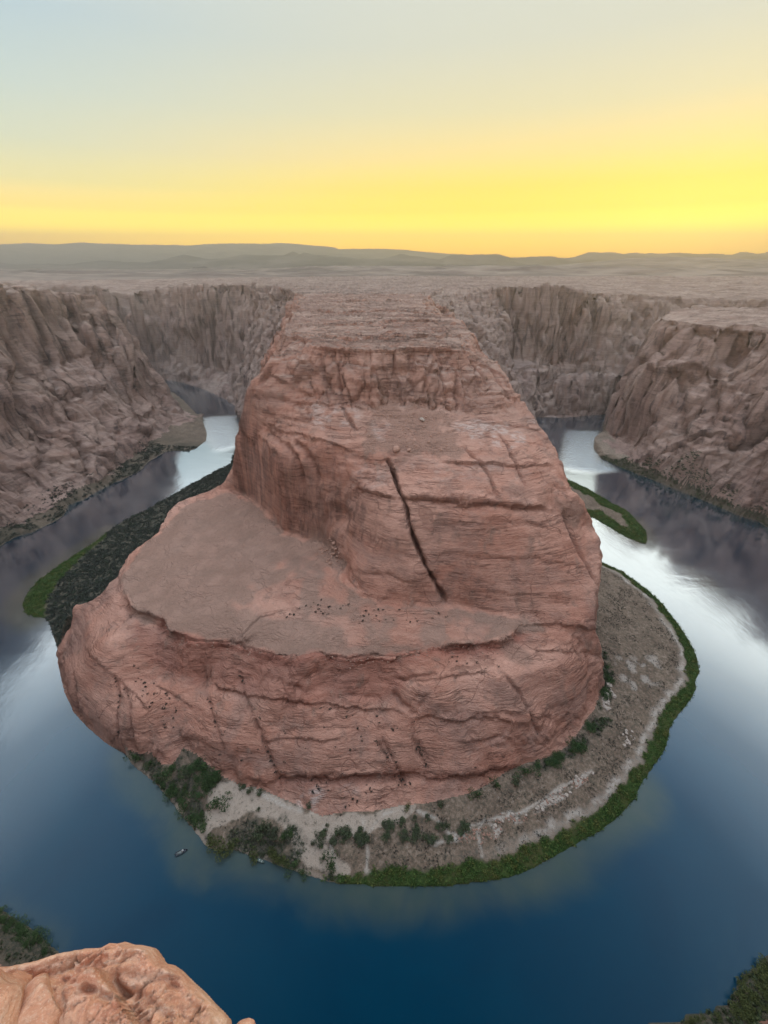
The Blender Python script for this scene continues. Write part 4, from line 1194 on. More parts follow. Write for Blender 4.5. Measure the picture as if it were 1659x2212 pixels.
# grazing sight lines see mostly mirrored sky, steep ones look into the water
refl = t.ramp(lay, [(0.0, 0.0), (0.10, 0.012), (0.20, 0.035), (0.30, 0.11), (0.36, 0.23), (0.43, 0.47), (0.50, 0.68), (1.0, 0.85)], 'LINEAR')
df = t.n('ShaderNodeBsdfDiffuse')
t.put(df.inputs[0], col)
gl = t.n('ShaderNodeBsdfGlossy')
gl.inputs['Color'].default_value = (0.90, 0.975, 1.0, 1)
t.put(gl.inputs['Roughness'], t.math('ADD', 0.09, t.math('MULTIPLY', cur, 0.05)))
t.put(gl.inputs['Normal'], nrm2)
mx = t.n('ShaderNodeMixShader')
t.put(mx.inputs[0], refl)
t.t.links.new(df.outputs[0], mx.inputs[1]); t.t.links.new(gl.outputs[0], mx.inputs[2])
o = t.n('ShaderNodeOutputMaterial')
t.t.links.new(mx.outputs[0], o.inputs[0])
M['water'] = m

wx_ = np.arange(-1300, 1301, 5.0); wy_ = np.arange(0, 1701, 5.0)
X, Y = np.meshgrid(wx_, wy_)
landf = sampler((~water).astype(float))
# distance to the inner shore decides how sandy the shallows look
SHAL = [(24, shore_front[22:50], 0.75), (8, shore_front[50:], 0.14), (24, shore_front[4:12], 0.95), (16, ISLAND[6:14], 0.9), (20, S0((1397, 1176), (1440, 1200), (1500, 1235), (1560, 1290)), 0.55),
        (26, S0((1404, 2212), (1540, 2180), (1590, 2125), (1659, 2050)), 0.3), (14, S0((0, 1958), (125, 2047)), 0.5), (16, shoreL[10:], 0.3), (20, S0((1000, 1917), (800, 1925), (600, 1885)), 0.35)]
sh = np.zeros(X.shape)
for wd, ln, a in SHAL:
    dmin = np.full(X.shape, 1e6)
    for k in range(len(ln) - 1):
        x0, y0 = ln[k][:2]; x1, y1 = ln[k + 1][:2]
        dx, dy = x1 - x0, y1 - y0
        tt = np.clip(((X - x0) * dx + (Y - y0) * dy) / (dx * dx + dy * dy), 0, 1)
        dmin = np.minimum(dmin, np.hypot(X - x0 - tt * dx, Y - y0 - tt * dy))
    sh = np.maximum(sh, a * sstep(wd * 1.5, 0, dmin))
def area(pts, soft):
    c = np.array(S0(*pts))
    return in_poly(X, Y, c).astype(float)
rap = area([(440, 900), (515, 895), (515, 960), (470, 975), (445, 940)], 1) + area([(1215, 925), (1300, 930), (1290, 990), (1350, 1020), (1280, 1020), (1215, 1010)], 1)
for _ in range(6):
    p = np.pad(rap, 1, mode='edge'); rap = 0.2 * (rap + p[:-2, 1:-1] + p[2:, 1:-1] + p[1:-1, :-2] + p[1:-1, 2:])
ii = np.arange(X.size).reshape(X.shape)
q = np.stack([ii[:-1, :-1], ii[:-1, 1:], ii[1:, 1:], ii[1:, :-1]], -1).reshape(-1, 4)
tag(link(mesh_np('river', np.stack([X, Y, X * 0], -1).reshape(-1, 3), q, M['water'], {'shallow': sh.ravel(), 'rapid': rap.ravel()}), 'river'),
    'calm river looping round the butte, silver where it mirrors the sky and deep blue below', 'river', kind='structure')

# ------------------------------------------------------------------ vegetation
def clump(n, rx, rz, leaf, seed, lobes=5, flatness=0.75):
    """leaf-sized triangles spread through a few lobes: vertices and triangles"""
    r = np.random.default_rng(seed)
    lc = r.normal(0, 0.42, (lobes, 3)) * (rx, rx, rz * 0.5)
    lc[:, 2] = np.abs(lc[:, 2]) + rz * 0.45
    lr = r.uniform(0.45, 0.75, lobes)
    k = r.integers(0, lobes, n)
    d = r.normal(0, 1, (n, 3)); d /= np.linalg.norm(d, axis=1)[:, None]
    rad = r.uniform(0.55, 1.0, n)[:, None] * lr[k][:, None]
    c = lc[k] + d * rad * (rx, rx, rz * flatness)
    c[:, 2] = np.maximum(c[:, 2], 0.05)
    a = r.normal(0, 1, (n, 3)); a /= np.linalg.norm(a, axis=1)[:, None]
    a = a * 0.6 + d * 0.4
    b = np.cross(a, d + 0.01); b /= np.linalg.norm(b, axis=1)[:, None]
    s = leaf * r.uniform(0.6, 1.4, n)[:, None]
    V = np.stack([c - a * s - b * s * 0.5, c + a * s - b * s * 0.5, c + b * s], 1).reshape(-1, 3)
    return V, np.arange(n * 3).reshape(-1, 3)


def trunk_mesh(h, r, seed, limbs=4):
    rr = np.random.default_rng(seed)
    V = []; Fs = []

    def tube(p0, p1, r0, r1, n=5):
        p0 = np.array(p0, float); p1 = np.array(p1, float)
        d = p1 - p0; d /= np.linalg.norm(d)
        u = np.cross(d, (0.3, 0.9, 0.1)); u /= np.linalg.norm(u); w_ = np.cross(d, u)
        b = len(V)
        for p, q in ((p0, r0), (p1, r1)):
            for i in range(n):
                a = 2 * pi * i / n
                V.append(p + q * (cos(a) * u + sin(a) * w_))
        for i in range(n):
            Fs.append((b + i, b + (i + 1) % n, b + n + (i + 1) % n, b + n + i))
    tube((0, 0, -0.5), (0.1 * h, 0, 0.45 * h), r, r * 0.7)
    for k in range(limbs):
        a = rr.uniform(0, 2 * pi)
        tube((0.08 * h, 0, 0.3 * h), (cos(a) * 0.3 * h, sin(a) * 0.3 * h, h * rr.uniform(0.6, 0.85)), r * 0.6, r * 0.2)
    return mesh_np('trunk', V, Fs, M['bark'])


def on_ground(x, y, dz=0.0):
    return (float(x), float(y), float(zf(np.array(x), np.array(y))) + dz)


def ground_at(px, py):
    p = hit(px, py)
    return on_ground(p[0], p[1], -0.05)


# individual trees and big bushes on the front bank: (px, py, radius m, height m, kind, label)
tree_kinds = {}
for kind, mt, n in (('tree', 'tree', 420), ('tamarisk', 'tamarisk', 420), ('olive', 'olive', 420)):
    V, Fc = clump(n, 1.0, 1.35, 0.13, hash(kind) % 97 if False else {'tree': 3, 'tamarisk': 5, 'olive': 9}[kind], 7)
    tree_kinds[kind] = (mesh_np(kind + '_crown', V, Fc, M[mt], None, False), trunk_mesh(1.0, 0.06, 4))


def plant(name, kind, px, py, r, h, label, cat, group=None):
    loc = ground_at(px, py)
    e = bpy.data.objects.new(name, None)
    scene.collection.objects.link(e)
    e.location = loc
    e.rotation_euler = (0, 0, random.uniform(0, 6.28))
    r *= 1.25; h *= 1.2
    e.scale = (r, r, h / 1.9)
    e.empty_display_size = 0.5
    cr, tr = tree_kinds[kind]
    link(cr, 'crown', e)
    link(tr, 'trunk', e)
    tag(e, label, cat, group)
    return e


BIG = [(714, 1872, 3.0, 6.5, 'tree', 'dark green round tree standing alone on the sand spit by the campsite'),
       (716, 1893, 1.6, 2.6, 'tamarisk', 'low dusty bush just below the lone round tree on the sand spit'),
       (699, 1856, 1.1, 2.2, 'tree', 'small green bush just above and left of the lone round tree'),
       (470, 1738, 3.8, 6.0, 'tree', 'large dark round tree on pale sand at the left end of the bank'),
       (1029, 1722, 2.5, 5.6, 'tree', 'bright green round tree at the right foot of the red rock'),
       (1070, 1700, 2.1, 4.6, 'tree', 'dark tree right of the bright green round tree at the rock foot'),
       (1115, 1690, 2.8, 4.2, 'tamarisk', 'broad green bush in the corner where the rock foot bends back'),
       (1132, 1672, 2.8, 4.4, 'tree', 'tall dark bush closest to the corner of the rock foot'),
       (953, 1741, 1.9, 3.6, 'tamarisk', 'dark purple green bush left of the bright green tree along the rock foot'),
       (880, 1745, 1.6, 2.2, 'olive', 'low green bush at the rock foot above the pale sand'),
       (458, 1826, 2.6, 4.4, 'olive', 'leftmost olive bush hanging over the water at the bend of the beach'),
       (478, 1838, 3.4, 4.8, 'olive', 'big rounded olive bush at the very edge of the water'),
       (500, 1832, 2.9, 4.2, 'olive', 'olive bush right of the big rounded one at the edge of the water'),
       (438, 1762, 1.7, 3.0, 'tree', 'small green tree between the reed bank and the big dark round tree'),
       (592, 1850, 2.4, 4.0, 'olive', 'green bush above the beached green boat'),
       (612, 1862, 2.6, 3.8, 'olive', 'green bush right of the beached boat on the shore'),
       (636, 1874, 2.6, 3.6, 'tree', 'green bush at the right end of the shoreline thicket'),
       (655, 1886, 1.9, 2.8, 'tree', 'last small bush of the shoreline thicket before the sand spit'),
       (548, 1850, 2.4, 3.6, 'olive', 'green bush left of the beached boat on the shore'),
       (524, 1700, 2.0, 2.6, 'tamarisk', 'dark bush on the pale sand nearest the white post'),
       (541, 1712, 1.8, 2.4, 'tamarisk', 'dark round bush on the hummock left of the white post'),
       (563, 1714, 1.9, 2.2, 'tamarisk', 'brown bush just below the white post'),
       (575, 1792, 2.8, 4.6, 'tamarisk', 'tallest grey green bush of the thicket behind the shore'),
       (560, 1806, 2.8, 4.2, 'tamarisk', 'wide grey bush left of the tallest one of the thicket'),
       (596, 1806, 2.4, 3.8, 'tamarisk', 'grey green bush right of the tallest one of the thicket'),
       (614, 1808, 2.2, 3.6, 'tree', 'green bush standing between the two thickets on the sand'),
       (628, 1802, 1.8, 3.4, 'tree', 'narrow green bush on open sand right of the thicket'),
       (707, 1786, 1.0, 2.0, 'tamarisk', 'single small dark bush in the middle of the open pale sand'),
       (668, 1742, 1.6, 2.0, 'tamarisk', 'dark bush on the white rock patch'),
       (558, 1750, 1.1, 1.8, 'tamarisk', 'small dark bush alone on pale sand below the hummock')]
for px, py, r, h, kd, lab in BIG:
    plant('tree' if h > 4.3 else 'bush', kd, px, py, r, h, lab, 'tree' if h > 4.3 else 'bush')

# groups of alike bushes
random.seed(21)
for cnt, poly, kd, r0, r1, h0, h1, lab, grp in (
        (34, [(285, 1640), (330, 1640), (385, 1655), (400, 1625), (470, 1680), (455, 1712), (430, 1745), (440, 1790), (395, 1755), (340, 1690)], 'tree', 1.6, 3.0, 2.4, 4.6,
         'dark green bush in the dense thicket on the left shore below the rock lobe', 'bushes of the dense left shore thicket'),
        (20, [(650, 1812), (700, 1800), (770, 1792), (800, 1806), (790, 1822), (730, 1826), (670, 1826)], 'tamarisk', 1.4, 2.4, 1.8, 3.2,
         'bush in the loose row crossing the pale sand behind the lone tree', 'bushes in the row across the sand'),
        (26, [(830, 1780), (900, 1760), (960, 1775), (1010, 1785), (985, 1815), (900, 1822), (850, 1830), (830, 1810)], 'tamarisk', 1.5, 2.6, 1.4, 2.6,
         'low grey bush in the scrub patch right of the open sand', 'bushes of the scrub patch right of the sand'),
        (20, [(1150, 1655), (1200, 1636), (1240, 1612), (1262, 1580), (1276, 1560), (1282, 1575), (1255, 1620), (1205, 1652), (1160, 1662)], 'tree', 1.5, 2.8, 2.2, 3.8,
         'dark bush in the band hugging the right foot of the rock', 'bushes along the right rock foot'),
        (12, [(1296, 1510), (1306, 1470), (1306, 1420), (1312, 1440), (1318, 1500), (1305, 1530)], 'tree', 1.5, 2.4, 2.2, 3.6,
         'dark bush in the shade beside the rock wall and the pale boulder pile', 'bushes beside the boulder pile'),
        (24, [(0, 1962), (36, 1990), (72, 2012), (125, 2050), (100, 2062), (60, 2045), (20, 2010), (0, 2000)], 'tree', 1.0, 2.2, 1.6, 3.0,
         'bush on the near shore in the bottom left corner', 'near shore bushes in the bottom left corner'),
        (30, [(1659, 2060), (1625, 2090), (1600, 2120), (1590, 2160), (1570, 2190), (1580, 2211), (1659, 2211)], 'olive', 1.2, 2.4, 1.8, 3.2,
         'bush on the near shore in the bottom right corner', 'near shore bushes in the bottom right corner'),
        (6, [(1490, 2203), (1530, 2196), (1560, 2196), (1560, 2211), (1480, 2211)], 'olive', 0.9, 1.5, 1.2, 2.0,
         'low bush on the shoal at the bottom edge', 'low bushes on the bottom shoal')):
    for _ in range(cnt):
        for _t in range(200):
            x = random.uniform(min(p[0] for p in poly), max(p[0] for p in poly)); y = random.uniform(min(p[1] for p in poly), max(p[1] for p in poly))
            if in_poly(np.array([x]), np.array([y]), poly)[0]:
                break
        p = hit(x, y)
        if p[2] < 0.3:
            continue
        plant('bush', kd, x, y, random.uniform(r0, r1), random.uniform(h0, h1), lab, 'bush', grp)

# small desert shrubs on the slickrock, one by one
shrub_me = []
for sd in range(3):
    V, Fc = clump(46, 1.0, 0.9, 0.30, 40 + sd, 3)
    shrub_me.append(mesh_np('desert_shrub', V, Fc, M['desert'], None, False))
spots = []
random.seed(5)
ZI = 2
for pts, n in (([(551, 1547), (572, 1607), (594, 1661), (601, 1683)], 16), ([(826, 1597), (844, 1632), (862, 1668), (876, 1700)], 14), ([(815, 1600), (832, 1632), (842, 1650)], 8),
               ([(891, 1593), (912, 1643), (927, 1661)], 10), ([(902, 1600), (925, 1645)], 7), ([(1080, 1456), (1115, 1495), (1136, 1537), (1153, 1572), (1174, 1600)], 16),
               ([(451, 1507), (473, 1575), (490, 1615)], 12), ([(516, 1450), (530, 1496), (558, 1575)], 9), ([(247, 1461), (258, 1511), (254, 1582), (256, 1600)], 14),
               ([(268, 1486), (286, 1525), (290, 1600)], 12), ([(166, 1453), (168, 1480)], 5), ([(286, 1421), (310, 1480), (345, 1540)], 10), ([(1015, 1560), (1050, 1600), (1080, 1630)], 7)):
    ZI += 1
    for k in range(n):
        s = (k + random.uniform(-0.2, 0.2)) / n * (len(pts) - 1)
        a = min(int(max(s, 0)), len(pts) - 2); f = s - a
        if random.random() < 0.3:
            continue
        spots.append((pts[a][0] + (pts[a + 1][0] - pts[a][0]) * f + random.gauss(0, 2.5), pts[a][1] + (pts[a + 1][1] - pts[a][1]) * f + random.gauss(0, 5), random.uniform(0.35, 1.1), ZI))
for poly, n, g in (([(560, 1515), (700, 1530), (900, 1550), (1000, 1550), (960, 1580), (720, 1585), (560, 1560)], 46, 0), ([(430, 1560), (900, 1600), (1000, 1600), (1050, 1660), (800, 1720), (560, 1690), (440, 1610)], 50, 0),
                   ([(300, 1430), (350, 1480), (400, 1560), (370, 1590), (320, 1530), (280, 1450)], 36, 0), ([(690, 1290), (790, 1305), (900, 1318), (1000, 1330), (900, 1345), (760, 1350), (680, 1330)], 44, 1),
                   ([(595, 1330), (700, 1290), (700, 1315), (620, 1335)], 10, 1), ([(960, 1420), (1080, 1420), (1080, 1470), (980, 1470)], 12, 0), ([(640, 1690), (800, 1690), (860, 1730), (700, 1750)], 14, 2)):
    k = 0
    while k < n:
        x = random.uniform(min(p[0] for p in poly), max(p[0] for p in poly)); y = random.uniform(min(p[1] for p in poly), max(p[1] for p in poly))
        if in_poly(np.array([x]), np.array([y]), poly)[0]:
            spots.append((x, y, random.uniform(0.35, 1.1), g)); k += 1
ZL = ['second long joint from the left on the lower slope', 'long joint in the middle of the lower slope', 'short joint beside the long middle one', 'left one of the paired joints right of the middle',
      'right one of the paired joints right of the middle', 'joint down the right part of the rock', 'joint below the left corner of the bench', 'long joint left of the middle',
      'straight joint above the left shore thicket', 'curved joint above the left shore thicket', 'short joint at the tip of the left lobe', 'scree gully down the left side of the bench', 'shallow seam low on the right of the slope']
SG = [('small dark desert shrub rooted in the red slickrock slope under the bench', 'desert shrubs on the red slickrock'),
      ('small dark desert shrub on the flat sandy bench below the big wall', 'desert shrubs on the bench'),
      ('small dark shrub on the lowest red rock beside the white patches', 'desert shrubs at the lowest red rock')] + [('small dark shrub growing in the ' + z_, 'desert shrubs in the ' + z_) for z_ in ZL]
spots = spots[:345]
for x, y, r, g in spots:
    o = link(random.choice(shrub_me), 'desert_shrub', None, ground_at(x, y), (0, 0, random.uniform(0, 6)), (r * 1.1, r * 1.1, r * 1.1 * random.uniform(0.7, 1.1)))
    tag(o, SG[g][0], 'shrub', SG[g][1])


def scatter_stuff(name, pts, mt, n_leaf, r0, r1, leaf, lab, cat, hz=0.9, seed=0):
    tm = [clump(n_leaf, 1.0, hz, leaf, seed + s, 3) for s in range(5)]
    V = []; Fs = []; off = 0
    rr = np.random.default_rng(seed)
    for (x, y) in pts:
        v, f = tm[rr.integers(0, 5)]
        s = rr.uniform(r0, r1); a = rr.uniform(0, 6.28)
        z = float(zf(np.array(x), np.array(y)))
        R = np.array([[cos(a), sin(a), 0], [-sin(a), cos(a), 0], [0, 0, 1]])
        V.append((v @ R) * s + (x, y, z - 0.1)); Fs.append(f + off); off += len(v)
    o = link(mesh_np(name, np.concatenate(V), np.concatenate(Fs), M[mt], None, False), name)
    return tag(o, lab, cat, kind='stuff')


def sample_mask(mask, n, seed, thr=0.5):
    rr = np.random.default_rng(seed)
    cellA = np.outer(np.gradient(ys), np.gradient(xs))
    p = (np.nan_to_num(np.clip(mask, 0, 1)) * (mask > thr) * cellA).ravel()
    print('mask', seed, p.sum(), np.isnan(mask).sum())
    if p.sum() <= 0:
        return np.zeros((0, 2))
    p /= p.sum()
    k = rr.choice(p.size, n, p=p)
    j, i = np.divmod(k, NX)
    return np.stack([xs[i] + rr.uniform(-.5, .5, n), ys[j] + rr.uniform(-.5, .5, n)], -1)


okm = (H > 0.35) & land
gr1 = sample_mask(green * okm * (0.3 + sstep(-0.5, 0.4, nz2)), 15000, 1, 0.2)
scatter_stuff('reeds', gr1, 'reed', 9, 0.45, 1.35, 0.36, 'continuous strip of bright green reeds along the inner shore and the small islet', 'reeds', 1.1, 1)
sc1 = sample_mask(scrubdark * okm * (1 - green) * (GX < -100) * (GY > 200) * (GY < 700) * (0.35 + sstep(-0.3, 0.3, nz2)), 9500, 2, 0.2)
scatter_stuff('undergrowth', sc1, 'dark_scrub', 16, 0.9, 2.2, 0.42, 'dense dark scrub covering the terrace and the shore left of the butte', 'scrub', 0.8, 2)
sc2 = sample_mask(np.maximum(scrubdark * (GX > 150) * 1.0, 0) * okm, 1800, 3)
scatter_stuff('shrubbery', sc2, 'tamarisk', 14, 0.8, 1.8, 0.45, 'scrub along the outer shore below the mesa and by the near shore', 'scrub', 0.8, 3)
bk = (bankm & inA & (GX > -120) & (GY < 420)) * sstep(0.0, 0.5, nz2 + 0.12) * (1 - sand) * (1 - green) * (1 - np.clip(pale, 0, 1))
sc3 = sample_mask(bk * okm, 5200, 4, 0.3)
scatter_stuff('vegetation', sc3, 'desert', 9, 0.35, 0.95, 0.35, 'low grey brown scrub dotted over the flat right bank', 'scrub', 0.7, 4)
sc4 = sample_mask(scrubdark * okm * (GX > -200) * (GX < 150) * (GY < 260), 900, 5)
scatter_stuff('weeds', sc4, 'tamarisk', 14, 0.6, 1.3, 0.35, 'low weeds filling the gaps between the bushes of the front bank', 'weeds', 0.7, 5)

# ------------------------------------------------------------------ boulders
m, t = mat('boulder_stone')
co = t.n('ShaderNodeTexCoord').outputs['Object']
n1 = t.noise(co, 1.2, 6, 0.65)
finish(t, t.mix(n1, (0.25, 0.142, 0.104), (0.39, 0.235, 0.175)), 0.92, t.bump(n1, 0.6, 0.3), 0.15)
M['boulder'] = m
m, t = mat('pale_boulder_stone')
co = t.n('ShaderNodeTexCoord').outputs['Object']
n1 = t.noise(co, 1.2, 6, 0.65)
finish(t, t.mix(n1, (0.27, 0.215, 0.18), (0.46, 0.39, 0.33)), 0.92, t.bump(n1, 0.6, 0.3), 0.15)
M['pale_boulder'] = m


def boulder_geo(seed, cuts=9, sub=2):
    import bmesh
    r = np.random.default_rng(seed)
    bm = bmesh.new()
    bmesh.ops.create_icosphere(bm, subdivisions=sub, radius=1.0)
    pl = []
    for _ in range(cuts):
        d = r.normal(0, 1, 3); d /= np.linalg.norm(d)
        pl.append((d, r.uniform(0.5, 0.85)))
    for v in bm.verts:
        c = np.array(v.co)
        for d, k in pl:
            e = c @ d
            if e > k:
                c = c - d * (e - k)
        v.co = c
    V = np.array([v.co[:] for v in bm.verts]); Fc = np.array([[v.index for v in f.verts] for f in bm.faces])
    bm.free()
    return V, Fc


bg_ = [boulder_geo(s) for s in range(4)]
b_me = [mesh_np('boulder', v, f, M['boulder'], None, False) for v, f in bg_]
bp_me = [mesh_np('boulder', v, f, M['pale_boulder'], None, False) for v, f in bg_]


def boulder(px, py, r, lab, grp=None, pale_=False, flat=0.7):
    x, y, z = ground_at(px, py)
    o = link(random.choice(bp_me if pale_ else b_me), 'boulder', None, (x, y, z + r * 0.2), (random.uniform(-.4, .4), random.uniform(-.4, .4), random.uniform(0, 6)),
             (r, r * random.uniform(0.7, 1.1), r * flat))
    return tag(o, lab, 'boulder', grp)


boulder(855, 972, 4.6, 'round brown boulder, the largest one resting at the bottom of the high talus fan')
boulder(884, 971, 2.6, 'second largest boulder of the high talus fan, right of the largest one')
boulder(912, 908, 3.0, 'pale angular boulder near the top of the high talus fan', None, True)
random.seed(77)
for cnt, poly, r0, r1, lab, grp, pl in (
        (34, [(800, 900), (880, 890), (960, 900), (980, 960), (930, 985), (860, 985), (800, 970), (785, 930)], 0.6, 1.5, 'small brown boulder scattered on the high talus fan of the butte', 'small boulders on the talus fan', False),
        (46, [(695, 1165), (715, 1160), (745, 1212), (740, 1232), (712, 1225), (690, 1185)], 0.8, 2.0, 'angular block in the rubble heap under the dark alcove of the butte', 'blocks of the rubble heap under the alcove', False),
        (30, [(1306, 1475), (1325, 1480), (1332, 1500), (1322, 1525), (1308, 1540), (1300, 1515)], 1.0, 2.6, 'pale block in the boulder pile at the right foot of the rock', 'blocks of the pale boulder pile', True),
        (40, [(1225, 1690), (1270, 1665), (1285, 1668), (1255, 1700), (1150, 1762), (1060, 1790), (1065, 1775), (1160, 1742)], 0.6, 1.6, 'pale block in the broken ridge of rocks on the right bank', 'blocks of the pale rock ridge on the right bank', True),
        (16, [(1345, 1575), (1368, 1580), (1372, 1600), (1350, 1612), (1335, 1600)], 0.7, 1.8, 'pale block in the small heap on the right bank nearest the reeds', 'blocks of the small heap on the right bank', True),
        (14, [(985, 728), (1010, 730), (1025, 748), (1000, 750)], 0.8, 1.8, 'loose block on the right edge of the butte top', 'loose blocks on the edge of the butte top', False)):
    for _ in range(cnt):
        for _t in range(300):
            x = random.uniform(min(p[0] for p in poly), max(p[0] for p in poly)); y = random.uniform(min(p[1] for p in poly), max(p[1] for p in poly))
            if in_poly(np.array([x]), np.array([y]), poly)[0]:
                break
        boulder(x, y, random.uniform(r0, r1), lab, grp, pl)
# mushroom-like block on the edge of the butte
boulder(1019, 722, 3.2, 'dark overhanging block poking out from the right edge of the butte top')

# finer debris: real stones, too many to count
V = []; Fs = []; off = 0
rr = np.random.default_rng(3)
bs = [boulder_geo(20 + s, 6, 1) for s in range(4)]
deb = np.concatenate([sample_mask(talus_n * inRock, 1500, 11), sample_mask(np.maximum(blk, 0) * okm * (~inRock), 160, 12, 0.3), sample_mask(talus_n * inB * (GY > 300), 900, 13, 0.25),
                      sample_mask(np.exp(-(rl / 5) ** 2) * inRock, 300, 14, 0.3)])
for x, y in deb:
    v, f = bs[rr.integers(0, 4)]
    s = rr.uniform(0.25, 0.9) * (1.0 + 0.8 * (y > 420))
    V.append(v * (s, s * rr.uniform(.7, 1.2), s * .7) + (x, y, float(zf(np.array(x), np.array(y))))); Fs.append(f + off); off += len(v)
tag(link(mesh_np('rubble', np.concatenate(V), np.concatenate(Fs), M['boulder'], None, False), 'rubble'), 'loose stones strewn over the talus slopes and the rock ridges of the bank', 'rubble', kind='stuff')


# ------------------------------------------------------------------ boats and camp
def simple(name, c, rough=0.5, metal=0.0):
    m, t = mat(name)
    co = t.n('ShaderNodeTexCoord').outputs['Object']
    n = t.noise(co, 3.0, 4)
    b = finish(t, t.mix(n, tuple(v * 0.85 for v in c), c), rough, None, 0.4)
    b.inputs['Metallic'].default_value = metal
    return m


M['hull'] = simple('dark_hull_paint', (0.03, 0.035, 0.05), 0.35)
M['deck'] = simple('grey_green_deck', (0.14, 0.16, 0.155), 0.6)
M['white'] = simple('white_gelcoat', (0.45, 0.46, 0.45), 0.4)
M['motor'] = simple('black_motor', (0.02, 0.02, 0.022), 0.4)
M['raft'] = simple('pale_green_boat', (0.10, 0.14, 0.115), 0.6)
M['blue'] = simple('dark_blue_fabric', (0.03, 0.04, 0.08), 0.8)


def hull(L_, B_, Hh, n=14):
    """open boat shell with a pointed bow, vertical sides and a floor"""
    V = []; Fs = []
    for i in range(n + 1):
        t_ = i / n
        x = -L_ / 2 + L_ * t_
        wdt = B_ / 2 * (1 - max(0, (t_ - 0.45) / 0.55) ** 2.2)
        sheer = Hh * (1 + 0.35 * max(0, (t_ - 0.5) / 0.5) ** 2)
        for (yy, zz) in ((-wdt, sheer), (-wdt * 0.82, -0.15), (0, -0.3), (wdt * 0.82, -0.15), (wdt, sheer), (wdt * 0.86, sheer), (wdt * 0.7, 0.12), (-wdt * 0.7, 0.12), (-wdt * 0.86, sheer)):
            V.append((x, yy, zz))
    for i in range(n):
        for k in range(9):
            a = i * 9 + k; b = i * 9 + (k + 1) % 9
            Fs.append((a, b, b + 9, a + 9))
    return np.array(V, float), np.array(Fs)


def box(sx, sy, sz, bev=0.06):
    import bmesh
    bm = bmesh.new()
    bmesh.ops.create_cube(bm, size=1.0)
    for v in bm.verts:
        v.co.x *= sx; v.co.y *= sy; v.co.z *= sz
    bmesh.ops.bevel(bm, geom=list(bm.edges), offset=bev, segments=2, affect='EDGES')
    bmesh.ops.triangulate(bm, faces=list(bm.faces))
    V = np.array([v.co[:] for v in bm.verts]); Fc = np.array([[v.index for v in f.verts] for f in bm.faces])
    bm.free()
    return V, Fc


bx_, by_, _z = P(392.5, 1841, 0)
p2 = P(410, 1833, 0)
ang = math.atan2(p2[1] - P(377, 1848, 0)[1], p2[0] - P(377, 1848, 0)[0])
boat = bpy.data.objects.new('motorboat', None)
scene.collection.objects.link(boat)
boat.location = (bx_, by_, 0.1); boat.rotation_euler = (0, 0, ang)
tag(boat, 'small dark motorboat with a pale deck on the blue water left of the beach', 'boat')
hv, hf = hull(6.6, 2.3, 0.65)
link(mesh_np('hull', hv, hf, M['hull'], None, False), 'hull', boat)
V, Fc = box(3.4, 1.55, 0.08, 0.03); link(mesh_np('deck', V, Fc, M['deck']), 'deck', boat, (-0.9, 0, 0.52))
V, Fc = box(1.0, 1.0, 1.0, 0.2); link(mesh_np('console', V, Fc, M['white']), 'console', boat, (0.75, 0.15, 0.95))
V, Fc = box(0.45, 1.3, 0.4, 0.1); link(mesh_np('seat', V, Fc, M['deck']), 'seat', boat, (-1.9, 0, 0.7))
V, Fc = box(0.55, 0.45, 0.8, 0.12); link(mesh_np('motor', V, Fc, M['motor']), 'motor', boat, (-3.4, 0, 0.75))
raft = bpy.data.objects.new('beached_boat', None)
scene.collection.objects.link(raft)
rx_, ry_, rz_ = on_ground(*P(564, 1860, 0.3)[:2])
raft.location = (rx_, ry_, max(rz_, 0.2) + 0.25); raft.rotation_euler = (0, 0, -0.35)
tag(raft, 'small pale green open boat pulled up on the pink sand below the bushes', 'boat')
hv, hf = hull(4.6, 1.5, 0.5)
link(mesh_np('hull', hv, hf, M['raft'], None, False), 'hull', raft)
for k in (-1, 0.6):
    V, Fc = box(0.35, 1.15, 0.08, 0.03); link(mesh_np('bench', V, Fc, M['white']), 'bench', raft, (k, 0, 0.38))
# white post on the hummock
px_ = ground_at(562, 1706)
post = bpy.data.objects.new('marker_post', None)
scene.collection.objects.link(post)
post.location = px_
tag(post, 'tiny white marker post on top of the sand hummock at the rock foot', 'post')
V, Fc = box(0.16, 0.16, 2.0, 0.03); link(mesh_np('pole', V, Fc, M['motor']), 'pole', post, (0, 0, 0.9))
V, Fc = box(1.0, 0.12, 1.0, 0.03); link(mesh_np('panel', V, Fc, M['white']), 'panel', post, (0, 0, 1.8))
for (x, y, s, mt, nm, lab, cat) in ((712, 1890, (1.1, 0.8, 0.7), 'blue', 'gear_bag', 'dark gear bag lying left under the lone round tree', 'bag'),
                                    (718, 1888, (0.6, 0.45, 0.45), 'white', 'cool_box', 'small white cool box right of the lone round tree foot', 'cool box'),
                                    (711, 1900, (1.5, 0.9, 0.7), 'blue', 'gear_bag', 'dark gear bag on the sand closest to the water of the campsite', 'bag')):
    g = ground_at(x, y)
    if nm == 'tent':
        V = np.array([(-1, -0.8, 0), (1, -0.8, 0), (1, 0.8, 0), (-1, 0.8, 0), (-0.7, 0, 1.1), (0.7, 0, 1.1)]); Fc = [(0, 1, 5), (0, 5, 4), (2, 3, 4), (2, 4, 5), (1, 2, 5), (3, 0, 4), (0, 2, 1), (0, 3, 2)]
    else:
        V, Fc = box(*s, 0.12)
    tag(link(mesh_np(nm, V, Fc, M[mt], None, False), nm, None, (g[0], g[1], g[2] + (0 if nm == 'tent' else s[2] / 2)), (0, 0, random.uniform(0, 3))), lab, cat)

